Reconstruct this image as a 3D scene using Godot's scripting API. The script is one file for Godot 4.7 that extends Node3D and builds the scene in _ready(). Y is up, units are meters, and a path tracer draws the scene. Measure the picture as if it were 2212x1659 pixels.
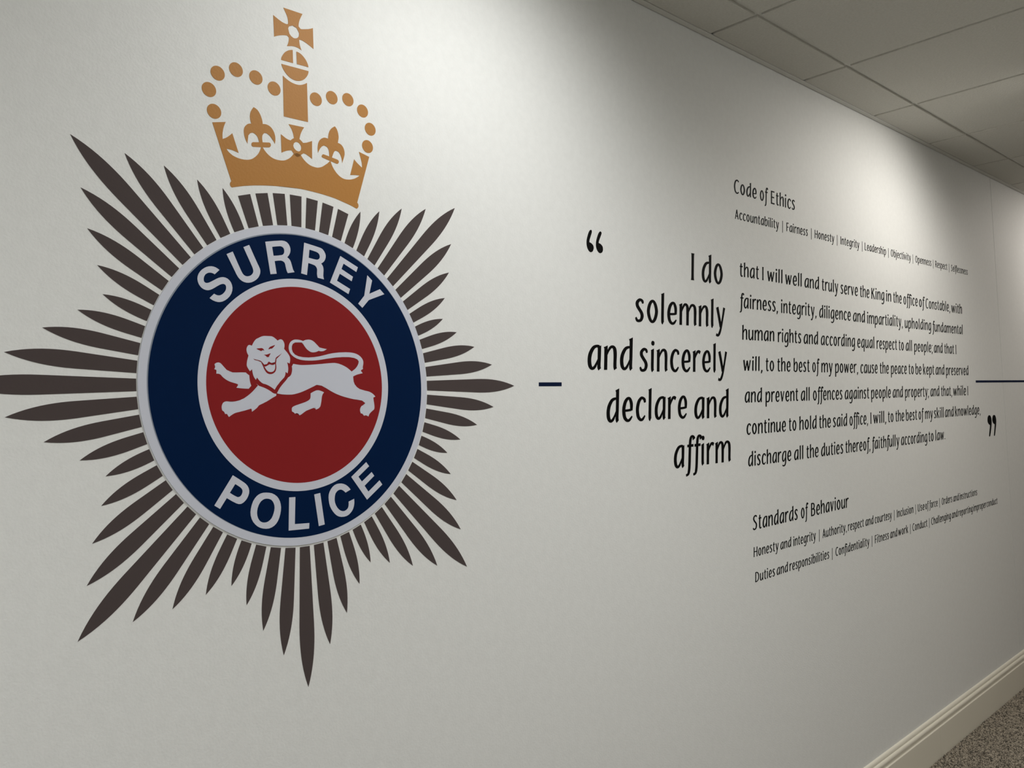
extends Node3D
# Corridor wall with a police crest, an oath in black vinyl lettering and recessed downlights.
# Wall plane z = 0 (graphics face +z), x runs along the corridor, floor y = 0. Outline tables are
# in millimetres on the wall, measured from the centre of the crest disc.

const CY := 1.61          # height of the crest centre above the floor
const R := 0.3017         # radius of the crest disc
const HC := 2.696         # ceiling tile face
const X0 := -3.2
const X1 := 7.6
const Z1 := 2.3           # opposite wall
const GRID_X := 1.470
const GRID_Z := 0.183

const CROWN := {
	"base_band": [-158.6,470.2,-133.3,476.2,-135.1,472.1,-136.8,468,-138.1,463.7,-139.1,459.4,-139.9,455.1,-140.3,451,-140.3,447.4,-140.2,443.8,-136.6,445.5,-133.2,447.5,-130.1,449.8,-127.1,452.4,-124.2,455.1,-121.4,458,-110.2,423.8,-113.5,424.8,-116.8,425.6,-120.6,426.5,-124.5,427.1,-128.9,427.3,-133.4,427.2,-131.7,424.7,-129.8,422.4,-127,420.2,-123.9,418.2,-120.7,416.6,-117.2,415.3,-113,414.3,-108.6,413.6,-104.3,413.3,-99.9,413.3,-95.5,413.8,-91.1,414.6,-87.5,415.9,-84,417.6,-80.7,419.9,-77.6,422.5,-74.7,425.4,-72,428.6,-69.7,432.2,-67.7,436.1,-66.2,439.7,-64.8,443.3,-62.3,443.8,-59.9,440.4,-57.3,437.2,-54.4,434.2,-51.2,431.5,-47.7,429.2,-44,427.3,-40.5,426.1,-36.7,425.3,-32.2,424.9,-27.5,425,-23.2,425.3,-19,426.1,-15.6,427.4,-12.3,429.2,-8.8,431.4,-5.6,433.9,-2.9,436.5,-0.6,439.1,1,441.1,2.6,443.2,10,445.5,17.8,443.4,19.7,440.5,21.8,437.8,25.1,434.6,28.9,431.4,32.9,428.9,37.2,426.9,42.2,425.6,47,425,50.7,424.8,54.5,425.1,58.9,426.3,63.4,428.1,67.4,430.6,71.1,433.4,74.6,435.9,77.7,438.4,79.6,440.4,81.4,442.4,84.2,442.9,85.2,439.4,86.5,436.1,88.6,432,91.3,427.9,94.2,424.4,97.4,421.1,101,418.1,105,415.6,109.3,413.7,114,412.5,119.2,412.3,124.5,412.8,129.3,413.8,133.9,415.2,138,416.8,142,418.9,146.7,421.9,151.7,425.6,147,425.5,142.3,425.2,136,424.2,128.9,423,139.7,457,142.9,453.9,146.1,451.1,149.4,448.7,152.6,446.5,155.4,444.6,158.2,442.8,158.4,446.9,158.2,450.9,157.3,455.8,156,460.9,154.2,467.4,152.1,474.6,176.8,468.7,143.2,368.7,144.4,367.5,145.4,366.1,145.9,364.5,146,362.8,145.8,361,145.1,359.2,143.7,357.5,142,356.3,140.7,356.2,139.4,356.7,134.2,358.6,128.9,360.4,119.7,362.9,109.4,365.5,99.8,367.9,90.2,370,77.9,371.9,64.9,373.5,52.5,374.8,40.2,375.8,28,376.6,15.8,377,3.9,376.9,-8,376.5,-23.6,375.6,-31.5,374.9,-13,375.7,5.6,376.6,-3.3,376.3,-20,375.6,-34.1,374.6,-47.8,373.4,-59.2,372,-70.5,370.4,-82,368.5,-92.8,366.4,-101.8,364.4,-110.3,362.2,-117.7,360.1,-125.1,357.9,-126.4,358.6,-127.6,359.5,-128.3,361,-128.7,362.6,-128.7,364.3,-128.2,366,-127.3,367.6,-126,369.2],
	"cross": [-6.4,498.8,27.2,499.4,24.8,496,22.7,492.6,20.6,488.5,18.7,484.2,17.2,479.4,15.9,474.3,17.7,473.1,19.5,471.8,21.5,470.1,23.6,468.2,27.6,469.1,31.6,470.3,37.1,472.8,43.5,475.9,42.3,440.2,38.8,442.3,35.5,444.1,32.4,445.6,29.4,446.9,26.8,447.6,24,448,17.8,443.4,13.7,439.6,9.7,437.8,6.2,439.4,2.8,443,-1.8,448.7,-5.4,448.2,-8.9,447.3,-12.6,446,-16.1,444.4,-19.7,442.5,-23.3,440.4,-23.4,475.9,-19.7,473.7,-16.3,471.8,-13.5,470.3,-10.5,469.1,-7.1,468.4,-3.4,467.8,-1.6,469.6,0.2,471.3,2.1,472.5,4.2,473.6,3.7,477.4,3,481,1.7,485.5,-0.2,490.1,-3.1,494.5],
	"cross_hole": [6.6,466.3,8.7,467.1,10.9,467.4,13,466.9,15,466,16.6,464.5,17.9,462.7,18.9,460.8,19.3,458.6,19.2,456.3,18.6,454.1,17.6,452.4,16.3,451,14.2,449.9,12,449.4,9.6,449.9,7.2,450.9,5.1,452.6,3.4,454.5,2.4,456.5,1.9,458.6,2.3,460.9,3.3,463.2,4.8,465],
	"fleur1": [-77.8,515.8,-81,511.2,-83.6,506.4,-85.1,501.3,-85.7,496.1,-85.2,490.9,-84.2,486.6,-83.7,484.9,-82.9,483.4,-86,483,-88.8,482.3,-91.2,480.9,-93.3,479.1,-95.4,476.8,-97,474.2,-98,471.4,-98.5,468.5,-98.6,464.8,-98.3,461,-97.6,457,-96.4,453.1,-94.5,448.9,-92,444.7,-92,447.7,-91.8,450.7,-91.6,454.2,-91,457.5,-90.1,460.1,-88.6,462.6,-86.5,464.8,-84.1,466.4,-81.8,467,-79.6,466.9,-77.4,466.1,-75.2,464.8,-73.3,463.3,-71.8,461.3,-70.6,458.6,-69.7,455.8,-69.2,453.7,-68.7,451.4,-61.8,452.5,-62.2,455.3,-62.5,458.1,-62.5,461.2,-62.3,464.1,-61.7,465.9,-60.8,467.7,-59.1,469.8,-57,471.4,-54.8,471.9,-52.5,471.5,-49.8,470.4,-47.1,468.8,-44.8,466.8,-42.7,464.6,-40.8,461.9,-39.2,459.3,-37.9,457.1,-36.6,454.8,-35.9,458.3,-35.4,461.7,-35.3,465.5,-35.6,469.4,-36.4,473.1,-37.6,476.6,-39.6,480.3,-42,483.4,-44.5,485.5,-47.4,487,-50.4,488,-53.7,488.5,-57,488.3,-60.3,487.7,-60.8,492.1,-61.6,496.3,-63.2,501,-65.2,505.5,-67.5,509.2,-70.3,512.3,-73.8,514.4],
	"bar1": [-84.4,444.6,-84.1,446.3,-83.4,447.7,-82.4,448.8,-81.1,449.4,-65,452.3,-48.5,454.9,-47,454.6,-45.8,453.7,-45.2,452.5,-45,450.9,-45.3,449.3,-46,447.8,-47.3,446.5,-48.8,445.7,-64.8,443,-80.5,440.8,-82.3,441,-83.6,441.9,-84.2,443.1],
	"fleur2": [96.8,515.9,99.2,513.5,101.1,510.9,102.8,506.8,104,502.4,104.6,498.4,104.6,494.6,104.2,491.7,103.5,488.7,102.9,486.1,102.3,483.4,105.9,482.9,109,481.9,111.8,479.9,114.1,477.2,115.9,473.7,117,469.8,117.4,465.9,117.1,461.8,115.9,457.7,114.4,453.4,112.6,448.9,110.7,444.3,110.5,449.2,109.8,453.7,108.5,457.7,106.9,461.1,105.2,463.6,103.2,465.5,100.7,466.6,98,466.8,95.6,465.9,93.4,464.3,91.9,461.9,90.6,459.2,89,455.4,87.3,451,81.4,451.9,81.6,456,81.4,459.8,81,463.2,80.1,466.2,78.6,468.7,76.4,470.6,73.4,471.7,70.1,472,67.4,470.8,65,469,62.8,466.8,61,464.3,58.6,460,56,454.9,55.7,459.4,55.6,463.9,56.1,468.5,57,473,58.4,476.8,60.4,480.3,62.8,483,65.6,485.2,68.7,487.1,72.1,488.2,76,488.2,80.3,487.6,80.6,491.6,81.2,495.6,82.4,499.9,84.1,504,86.5,507.6,89.5,510.8,93,513.5],
	"bar2": [64.2,450.5,65.1,452,66.2,453.3,67.5,454,68.8,454.1,84.2,451.8,99.9,449.1,101.5,448.5,102.7,447.3,103.1,445.8,102.9,444,101.8,442.1,100.2,440.7,98.6,440.4,97,440.7,81.6,443.8,66.6,447,65.3,447.5,64.4,448.3,64.1,449.3],
	"post": [-15,590.7,-11.7,588.6,-8.3,586.6,-4.3,584.5,0.1,582.8,4.9,581.5,9.7,580.7,14,580.5,18.4,580.8,22.8,581.8,27.3,583.5,32,586.1,36.8,589.3,36.1,511.7,-15.9,511.7],
	"orb1": [7.9,646.7,7.8,621,-17.6,620.7,-17.3,623.3,-16.6,625.9,-15.2,628.7,-13.5,631.6,-11.4,634.7,-9,637.7,-6.4,640,-3.6,642.1,-0.5,643.8,2.5,645.2,5.2,646.1],
	"orb2": [15.8,645.8,16.1,621.2,41.4,621.5,40.8,624.3,40,626.9,38.8,629.6,37.4,632.2,35.5,635,33.2,637.6,30.6,640,27.9,642.1,25,643.8,21.9,645,18.9,645.6],
	"orb3": [-17.4,613,41.1,613.7,40.9,611.4,40.4,609.1,39.4,606.3,37.9,603.5,35.8,600.4,33.3,597.3,30.6,594.7,27.6,592.5,24.3,590.7,20.9,589.3,17.1,588.4,13.3,588,9.4,588,5.7,588.6,1.9,589.8,-1.7,591.6,-4.9,593.8,-7.9,596.4,-10.7,599.4,-13,602.5,-14.7,605.2,-16,608,-16.8,610.5],
	"top_cross": [-9.2,724.8,32.1,724.7,30,720.8,28,716.8,26,712.5,24.4,708.3,23.4,704.6,22.8,701.3,22.6,699.3,22.6,697.3,26.5,693.5,29.5,693.7,32.6,694.2,36.5,695.4,40.4,696.8,43.8,698,47.2,699.5,50.7,701.2,54.3,703.2,54.1,661.2,50.1,663.4,45.9,665.5,41.5,667.4,37.2,669.1,33.3,670.5,29.5,671.4,26.3,671.5,22.9,671.1,22.9,668.6,23,666.1,23.4,662.9,24.1,659.5,25.5,655.5,27.1,651.2,24.2,652.6,21.2,653.7,18,654.4,14.7,654.7,11.5,654.7,8.2,654.3,4.9,653.7,1.7,652.8,-1.3,651.9,-4.3,650.9,-2.3,654.8,-0.8,658.5,0,661.8,0.5,664.8,0.6,667,0.5,669.2,-3,671.9,-6.2,671.5,-9.4,670.8,-13.1,669.8,-16.9,668.5,-20.8,667,-24.4,665.4,-27.5,663.8,-30.6,662.1,-31.1,703.7,-27.7,701.9,-24.2,700.2,-20.6,698.5,-16.9,697,-13.3,695.7,-9.6,694.8,-6.2,694.3,-3.2,694.2,-1.8,694.6,-0.5,695.5,0.1,696.7,0.3,698.2,0.2,701.6,-0.2,704.9,-0.9,708.2,-2.1,711.3,-3.7,714.7,-5.6,718.1,-7.4,721.5],
	"top_hole": [5.3,693.8,7.3,694.6,9.2,695.1,11.6,695.2,14,694.8,16.3,693.9,18.3,692.6,20,691,21.4,689,22.6,686.7,23.2,684.1,23.2,681.2,22.7,678.5,21.5,676.2,19.8,674.2,17.7,672.6,15.3,671.5,12.8,671,10.4,671,7.9,671.8,5.7,673.1,3.7,674.9,2,677,0.9,679.4,0.1,681.9,-0.5,684.3,-0.5,686.6,0.2,688.9,1.5,691,3.3,692.5],
}
const PEARLS := [-154.6,491.1,-162.9,528.7,-145.6,562.6,-110.2,578.1,-71.1,573.2,-34.3,561.1,55.5,561.3,92.1,572.9,130,577.5,164.6,561.8,182,527.5,173.7,489.7]
const LION := {
	"head": [-97.7,70.9,-96,74.2,-94.1,77.3,-91.7,80.5,-89.3,83.1,-87,84.4,-84.6,85.4,-81.9,86.8,-79.1,88.1,-76.4,89,-73.6,89.6,-69.8,89.7,-65.8,89.7,-61.6,89.7,-57.9,89.6,-55.4,88.7,-53.2,87.5,-51.2,86.2,-49.3,84.7,-47.6,83.3,-45.9,81.7,-44.2,82.8,-42.6,83.7,-41,84.3,-39.4,84.5,-37.5,84.1,-35.8,83.2,-34.3,81.3,-33.1,79,-32.4,76.9,-32.1,74.6,-32.1,72.4,-32.4,70.2,-32.8,68.6,-33.3,66.9,-31.7,65.1,-30.1,63.3,-27.7,60.8,-25.4,57.9,-23.4,55,-21.9,52.1,-21.4,49.2,-21.4,46.2,-21.9,42.9,-22.8,39.4,-27.8,41.7,-26.9,38,-26.3,34.4,-26,31.1,-26.1,27.8,-26.7,24.4,-27.6,21,-31.9,23.7,-32,20.9,-32.5,18.2,-33.6,15.6,-35.1,13.1,-37.2,11.2,-39.3,9.5,-41,8.1,-42.6,6.6,-44.2,4.5,-46,2.2,-48,0.1,-50.1,-2.1,-52.5,-5.5,-55.1,-9.5,-57.8,-7.5,-60.5,-5.6,-63.5,-3.8,-66.7,-2,-70.3,-0.3,-73.6,0.9,-75.5,1.3,-77.4,1.7,-79.7,2.9,-82,4.6,-83.9,6.3,-85.7,8.1,-87.6,10.5,-89.4,13.1,-92,8.9,-93.9,11.3,-95.5,13.9,-96.7,16.9,-97.6,20.3,-98.3,24.1,-98.8,28.2,-103.1,24.5,-104.8,27,-106.3,29.4,-107.6,31.5,-108.5,33.7,-108.8,35.8,-108.7,37.9,-108.3,40.7,-107.8,43.6,-106.9,46.5,-106.1,49.3,-105.4,51.2,-104.8,53.2,-106.2,55.4,-107.3,57.8,-108.1,60.6,-108.4,63.4,-108.1,65.8,-107.3,68,-105.9,70.3,-104.1,72,-102.5,72.3,-100.7,72,-99.2,71.5],
	"eye1": [-89.1,66.1,-87.2,66.3,-85.2,66.4,-82.1,66.9,-79,67.2,-77.6,66.9,-76.3,66.3,-75.3,65.5,-74.5,64.5,-73.9,63.7,-73.3,62.9,-75.2,63.2,-76.8,63.3,-77.9,63.1,-78.8,62.8,-79.5,62.2,-80,61.5,-80.9,62.3,-81.9,62.9,-83.4,63.3,-84.9,63.6,-86.1,64.1,-87.2,64.7,-88.2,65.4],
	"eye2": [-65.5,64.9,-64.7,66.6,-63.8,68,-62.5,69.3,-60.9,70.3,-58.7,71.1,-56.1,71.8,-53.7,72.8,-51.3,73.8,-52.3,72.3,-53.4,70.8,-54.8,69.4,-56.3,68.2,-57.5,67.2,-58.7,66.3,-59.6,66.9,-60.7,67.2,-61.8,67,-63,66.6,-64.2,65.9],
	"nose": [-74.8,55.2,-72.8,55.2,-70.9,55.2,-68.9,55.4,-67,55.8,-65.3,56.5,-63.8,57.2,-62.1,57.6,-60.4,57.8,-61.6,56.7,-62.7,55.4,-63.7,53.4,-64.8,51,-68.7,50.7,-69.8,52,-71,53.1,-72.7,54.1],
	"mouth": [-95.9,47.3,-93.6,46.5,-91.3,45.8,-88.7,45.4,-86,44.9,-83.5,44.3,-81.4,43.6,-80.2,42.8,-79.1,41.8,-78,40,-76.9,38.3,-75.9,37.3,-74.7,36.7,-73.1,36.4,-71.5,36.5,-70.3,36.9,-69.2,37.6,-67.9,39.4,-66.7,41.2,-66,42,-65.1,42.3,-64,42,-62.8,41.3,-60.9,40.3,-58.9,39.5,-56.8,39.5,-54.9,39.8,-53.7,40.4,-52.9,41.4,-52.3,43.1,-52,45.1,-51.6,47.1,-51,49.1,-50.1,50.3,-49,51.3,-46.7,52.7,-44.1,54.3,-41.3,56.2,-38.3,58.4,-40.8,55.7,-43.3,53.2,-45.9,51.2,-48.2,49.5,-49.1,48.6,-49.7,47.6,-50,45.4,-50.2,42.9,-50.7,41.1,-51,39.3,-50.7,36.8,-50.4,34.2,-50.4,31.6,-50.7,29.1,-51.3,26.8,-52.3,24.7,-53.8,22.9,-55.6,21.5,-57.9,20.3,-60.4,19.5,-63.2,19.3,-65.9,19.6,-68.3,20.6,-70.5,22.1,-72.1,24,-73.5,26.1,-74.7,28.2,-75.7,30.4,-76.4,32.6,-77.1,34.7,-78,36.1,-78.9,37.5,-79.8,39.6,-80.7,41.4,-81.7,42.3,-83,42.8,-85.1,43.4,-87.5,44,-90.3,44.5,-92.9,45.2,-94.5,46.1],
	"tongue": [-74.4,33.2,-73,33.2,-71.7,33.3,-69.7,33.9,-67.7,34.7,-66.4,35.9,-65.3,36.9,-64.5,37.3,-63.7,37.3,-61.8,36.8,-59.8,36.3,-58.2,36.1,-56.6,36.3,-54.9,37,-53,38.1,-52.8,36.2,-52.8,34.2,-52.9,32,-53.3,29.8,-54.2,27.7,-55.4,25.8,-56.9,24.5,-58.7,23.6,-61,23.2,-63.4,23.2,-65.4,23.6,-67.3,24.3,-69.3,25.9,-71.1,27.9,-72.8,30.4],
	"raised_paw": [-169.5,36.5,-168,37.8,-166.4,38.8,-164.5,39.5,-162.4,39.8,-160.3,39.5,-158.4,38.6,-156.7,37.1,-155.2,35.4,-153.3,33.2,-151.3,30.9,-149.4,28.8,-147.4,26.8,-144.8,25.2,-142,23.9,-139.4,22.9,-136.6,22.3,-133.3,22,-129.8,22,-124.7,22.2,-119.4,22.4,-115.3,22.3,-111.1,22.2,-109.3,20.5,-107.7,19.1,-106.2,18.1,-104.6,17.1,-104.5,15,-104.4,12.9,-104.2,10.3,-103.9,7.6,-103.5,5.3,-103,3,-102.2,0.6,-101.4,-1.8,-106.5,-7.2,-111.7,-7,-116.9,-6.7,-123.2,-6.1,-129.9,-5.2,-126.8,-0.8,-127,1.2,-130.5,2.3,-133.8,3.3,-136.9,4.2,-139.9,5.1,-143,6.3,-146,7.7,-148.7,9.3,-151.3,11,-153.7,12.9,-155.8,14.8,-157.1,16.5,-158.4,18,-160,19,-161.7,19.6,-164,19.9,-166.7,19.9,-166,22,-165.6,23.8,-165.6,25.2,-166.2,26.3,-167.8,27.2,-170.1,27.9,-169.1,29.7,-168.3,31.4,-167.9,33.1,-167.9,34.6,-168.5,35.7],
	"front_leg": [-91,1.7,-88.8,-0.4,-86.5,-2.1,-84,-3,-81.5,-3.8,-78.7,-4.7,-75.8,-5.8,-72.3,-7.4,-68.7,-9.2,-65.7,-10.9,-63,-12.6,-60.9,-14.2,-58.7,-15.7,-56.5,-16.5,-54.4,-17.1,-53.3,-17.2,-52.2,-17.1,-52.5,-20.8,-56.5,-22.7,-60.5,-24.7,-65.9,-27.7,-71.6,-30.8,-77.5,-33.4,-82.6,-35.6,-85.3,-36.6,-87.7,-37.8,-89.2,-39.5,-90.7,-41.3,-93.1,-43.3,-95.8,-45.2,-98.6,-47.1,-101.6,-49,-101.8,-46.3,-102.1,-44.3,-102.6,-43.7,-103.5,-43.3,-107.4,-44.4,-111.3,-45.4,-116.4,-46.6,-121.8,-47.7,-127.6,-48.9,-132.9,-50,-135.7,-51.1,-138.4,-52.4,-141.9,-54.5,-145.7,-57,-146.7,-55.5,-147.6,-54.1,-148.3,-52.6,-149.2,-51.5,-150.8,-51.3,-152.6,-51.7,-153.4,-49.4,-154.5,-47.5,-156,-46.1,-157.8,-45.1,-158.3,-42.6,-158.6,-40.3,-158.5,-38.4,-158.2,-36.5,-157.3,-34.2,-156,-32,-154.1,-30.5,-151.9,-29.5,-149.9,-29.2,-147.8,-29.3,-144.6,-29.7,-141.1,-30.1,-137.1,-30,-132.9,-29.6,-128.7,-28.9,-124.6,-27.8,-120.3,-26.3,-116.1,-24.4,-111.4,-21.7,-106.9,-18.6,-103.1,-15.8,-99.6,-12.8,-96.6,-10.3,-93.8,-7.6,-91,-4.6,-88.2,-1.4],
	"body_and_tail": [-50.7,-16.1,-47.6,-10.9,-44.4,-6.2,-41.2,-2.4,-37.7,1.3,-34.3,4.7,-31.1,7.9,-28.8,10.6,-26.7,13.3,-23.8,14.8,-21.5,16.7,-19.9,19.3,-18.9,22.2,-18.2,25.1,-17.8,28.1,-17.8,31,-18.2,33.9,-15,38.9,-10.4,38.1,-5.7,37.4,-1,36.9,3.8,36.7,10.7,36.9,18.2,37.3,25.5,37.7,32.8,38.3,40.1,38.9,47.6,39.5,55.2,40.3,62.5,40.9,68.7,41.4,74.6,41.6,79.7,41.1,84.7,40.1,90.3,38.4,95.8,36.3,100.5,34,104.9,31.5,109.2,28.3,113.5,24.8,117.7,27.3,121.5,29.8,124.5,32.4,127,35.2,129.1,38.4,130.5,41.5,131.2,43.8,131.2,46,129.8,47.9,127.7,49.5,124.3,51,120.4,52.1,115,53,109,53.5,101.5,53.6,93.5,53.4,85.8,53,78.1,52.3,70.5,51.4,62.9,50.3,55.4,49.1,47.9,47.9,40.5,46.9,33.1,46,25.8,45.5,18.5,45.4,11.2,45.6,4.2,46.2,-2.2,47.4,-8,49.3,-13.1,51.9,-17.2,55,-19.8,57.7,-21.7,60.8,-22.9,64.1,-23.5,67.5,-23.3,70.9,-22.6,74.3,-21.1,77.5,-19.1,80.3,-16.4,82.4,-13.3,84,-10.1,84.8,-6.7,85,-2.9,84.9,0.9,84.4,4.2,83.6,7.5,82.6,9.8,83.8,12.3,84.8,15.7,85.4,19.1,85.7,22,85.5,24.9,85,27.8,83.8,30.6,82.1,33.4,79.8,36.3,77.1,39.3,74.2,42.4,71.2,46.1,70.4,49.7,69.7,54.1,69,58.8,68.4,55.7,66.5,52.5,64.9,49.6,64.1,46.5,63.8,43.6,64,40.7,64.7,37.2,63.2,33.7,62.1,30.2,61.5,26.9,61.4,23.9,61.9,21.1,63,17.8,65,14.5,67.5,12.1,70.2,10,73,7.9,76.1,5.9,79.3,3.8,79.7,1.6,80,-2,80.1,-5.9,80,-9.5,79.4,-12.6,78.3,-14.6,76.8,-16,74.9,-16.8,72.2,-17.1,69.4,-17.1,66.4,-16.4,63.5,-15.2,60.8,-13.3,58.5,-10.8,56.4,-7.8,54.8,-3.9,53.4,0.6,52.4,6.1,51.7,12,51.4,17.8,51.4,23.6,51.7,29.4,52.2,35.3,52.9,41.7,54,48.2,55.3,55.6,57.2,63.3,59.1,70.8,60.5,78.5,61.5,86.1,62.3,93.8,62.7,101.8,63.1,109.4,63,115.8,62.5,121.9,61.5,126.7,60.1,131.2,58.1,135.2,55.4,138.4,52.4,140.5,49.4,141.9,46.1,142.1,42.6,141.5,38.9,140.5,35.3,139.1,31.7,140.6,30.1,138.1,29.1,136.3,28.1,135.8,27.3,135.7,26.3,139.4,21.6,134.8,20.7,130.6,19.8,127.4,19.1,124.2,18.2,120.6,16.8,116.7,15.1,116.8,11.5,117,8.1,117.4,5.1,118.2,2.2,119.8,-0.8,121.9,-3.6,124.6,-6.1,127.6,-8.3,130.9,-10,134.4,-11.3,138.8,-12.5,143.3,-13.5,147.9,-14.3,152.3,-15.3,156.5,-16.9,160.3,-18.8,162.9,-20.7,165.2,-22.7,166.7,-24.2,168.1,-25.9,163.1,-27.7,163.4,-31.6,163.8,-35.4,164.4,-38.8,164.8,-42.2,165,-45.3,164.9,-48.1,164.4,-50.1,163.7,-51.9,160.6,-53.9,157.6,-56,154.8,-58.2,152.3,-60.5,150.8,-63,149.6,-65.6,146.8,-64.1,144.2,-63.2,141.7,-63.2,139.1,-63.9,137.2,-61.4,135.3,-59.6,133.7,-59.1,131.9,-59,130.7,-56,130.1,-53.1,130.4,-50.6,131.3,-48.1,132.7,-45.9,134.5,-44,136.7,-43.2,139.1,-42.4,141.5,-41.1,143.2,-39.6,143.1,-38.5,142.3,-37.5,140.6,-35.9,138.4,-34.4,135.2,-33.2,131.5,-32.2,124.6,-31.3,116.8,-30.3,109.5,-28.8,102.3,-27.1,95.1,-25.3,88,-23.2,80.8,-20.7,73.9,-18,68.2,-15.3,62.9,-12.6,58.6,-10.1,54.6,-7.6,51,-5.6,47.4,-3.9,44.1,-2.7,41,-1.8,38.2,-1.4,35.5,-1.2,33.1,-1.4,30.9,-2,27.3,-3.5,23.5,-5.3,19,-7.3,14.3,-9.2,8.9,-11.4,3.3,-13.5,-2.5,-15.4,-8.3,-16.9,-14.1,-18.2,-19.8,-19,-25.1,-19.1,-30.3,-19,-35.4,-18.7,-40.3,-18.3,-44.8,-17.6,-48.5,-16.9,-49.6,-16.6],
	"hind_paw": [19.8,-17.3,23.4,-15.4,26.8,-13.8,29.6,-12.7,32.3,-11.8,34.6,-11.5,36.9,-11.5,40,-12.1,43.3,-13.2,46.3,-14.4,49.2,-15.9,47.3,-17.7,45.8,-19.7,44.6,-22.5,43.7,-25.7,43.1,-29.3,42.5,-33,41.7,-36.3,40.9,-39.4,40.3,-41.4,39.3,-43.4,37.6,-45.1,35.5,-46.5,32.8,-47.6,29.8,-48.6,29.8,-46.7,29.6,-45.1,29.1,-44.5,28.3,-43.9,25.1,-45.1,21.9,-46.2,17.3,-47.4,12.7,-48.7,8.9,-50.3,5.4,-52.1,2.6,-54,-0.1,-55.9,-2.7,-57.3,-5.5,-58.5,-6.7,-57,-8,-55.6,-9.7,-54.4,-11.5,-53.8,-13.3,-54.4,-15.1,-55.6,-15.9,-54,-17.1,-52.6,-18.9,-51.7,-21,-50.9,-21.3,-48.2,-21.3,-45.8,-20.8,-44.2,-19.8,-42.7,-17.8,-41.5,-15.4,-40.5,-12,-39.3,-8.2,-38.3,-3,-36.9,2.5,-35.3,7.3,-33.9,11.6,-32.3,14.6,-30.7,17.1,-28.9,18.5,-27.2,19.2,-25.3,19.7,-21.7],
}
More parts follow.
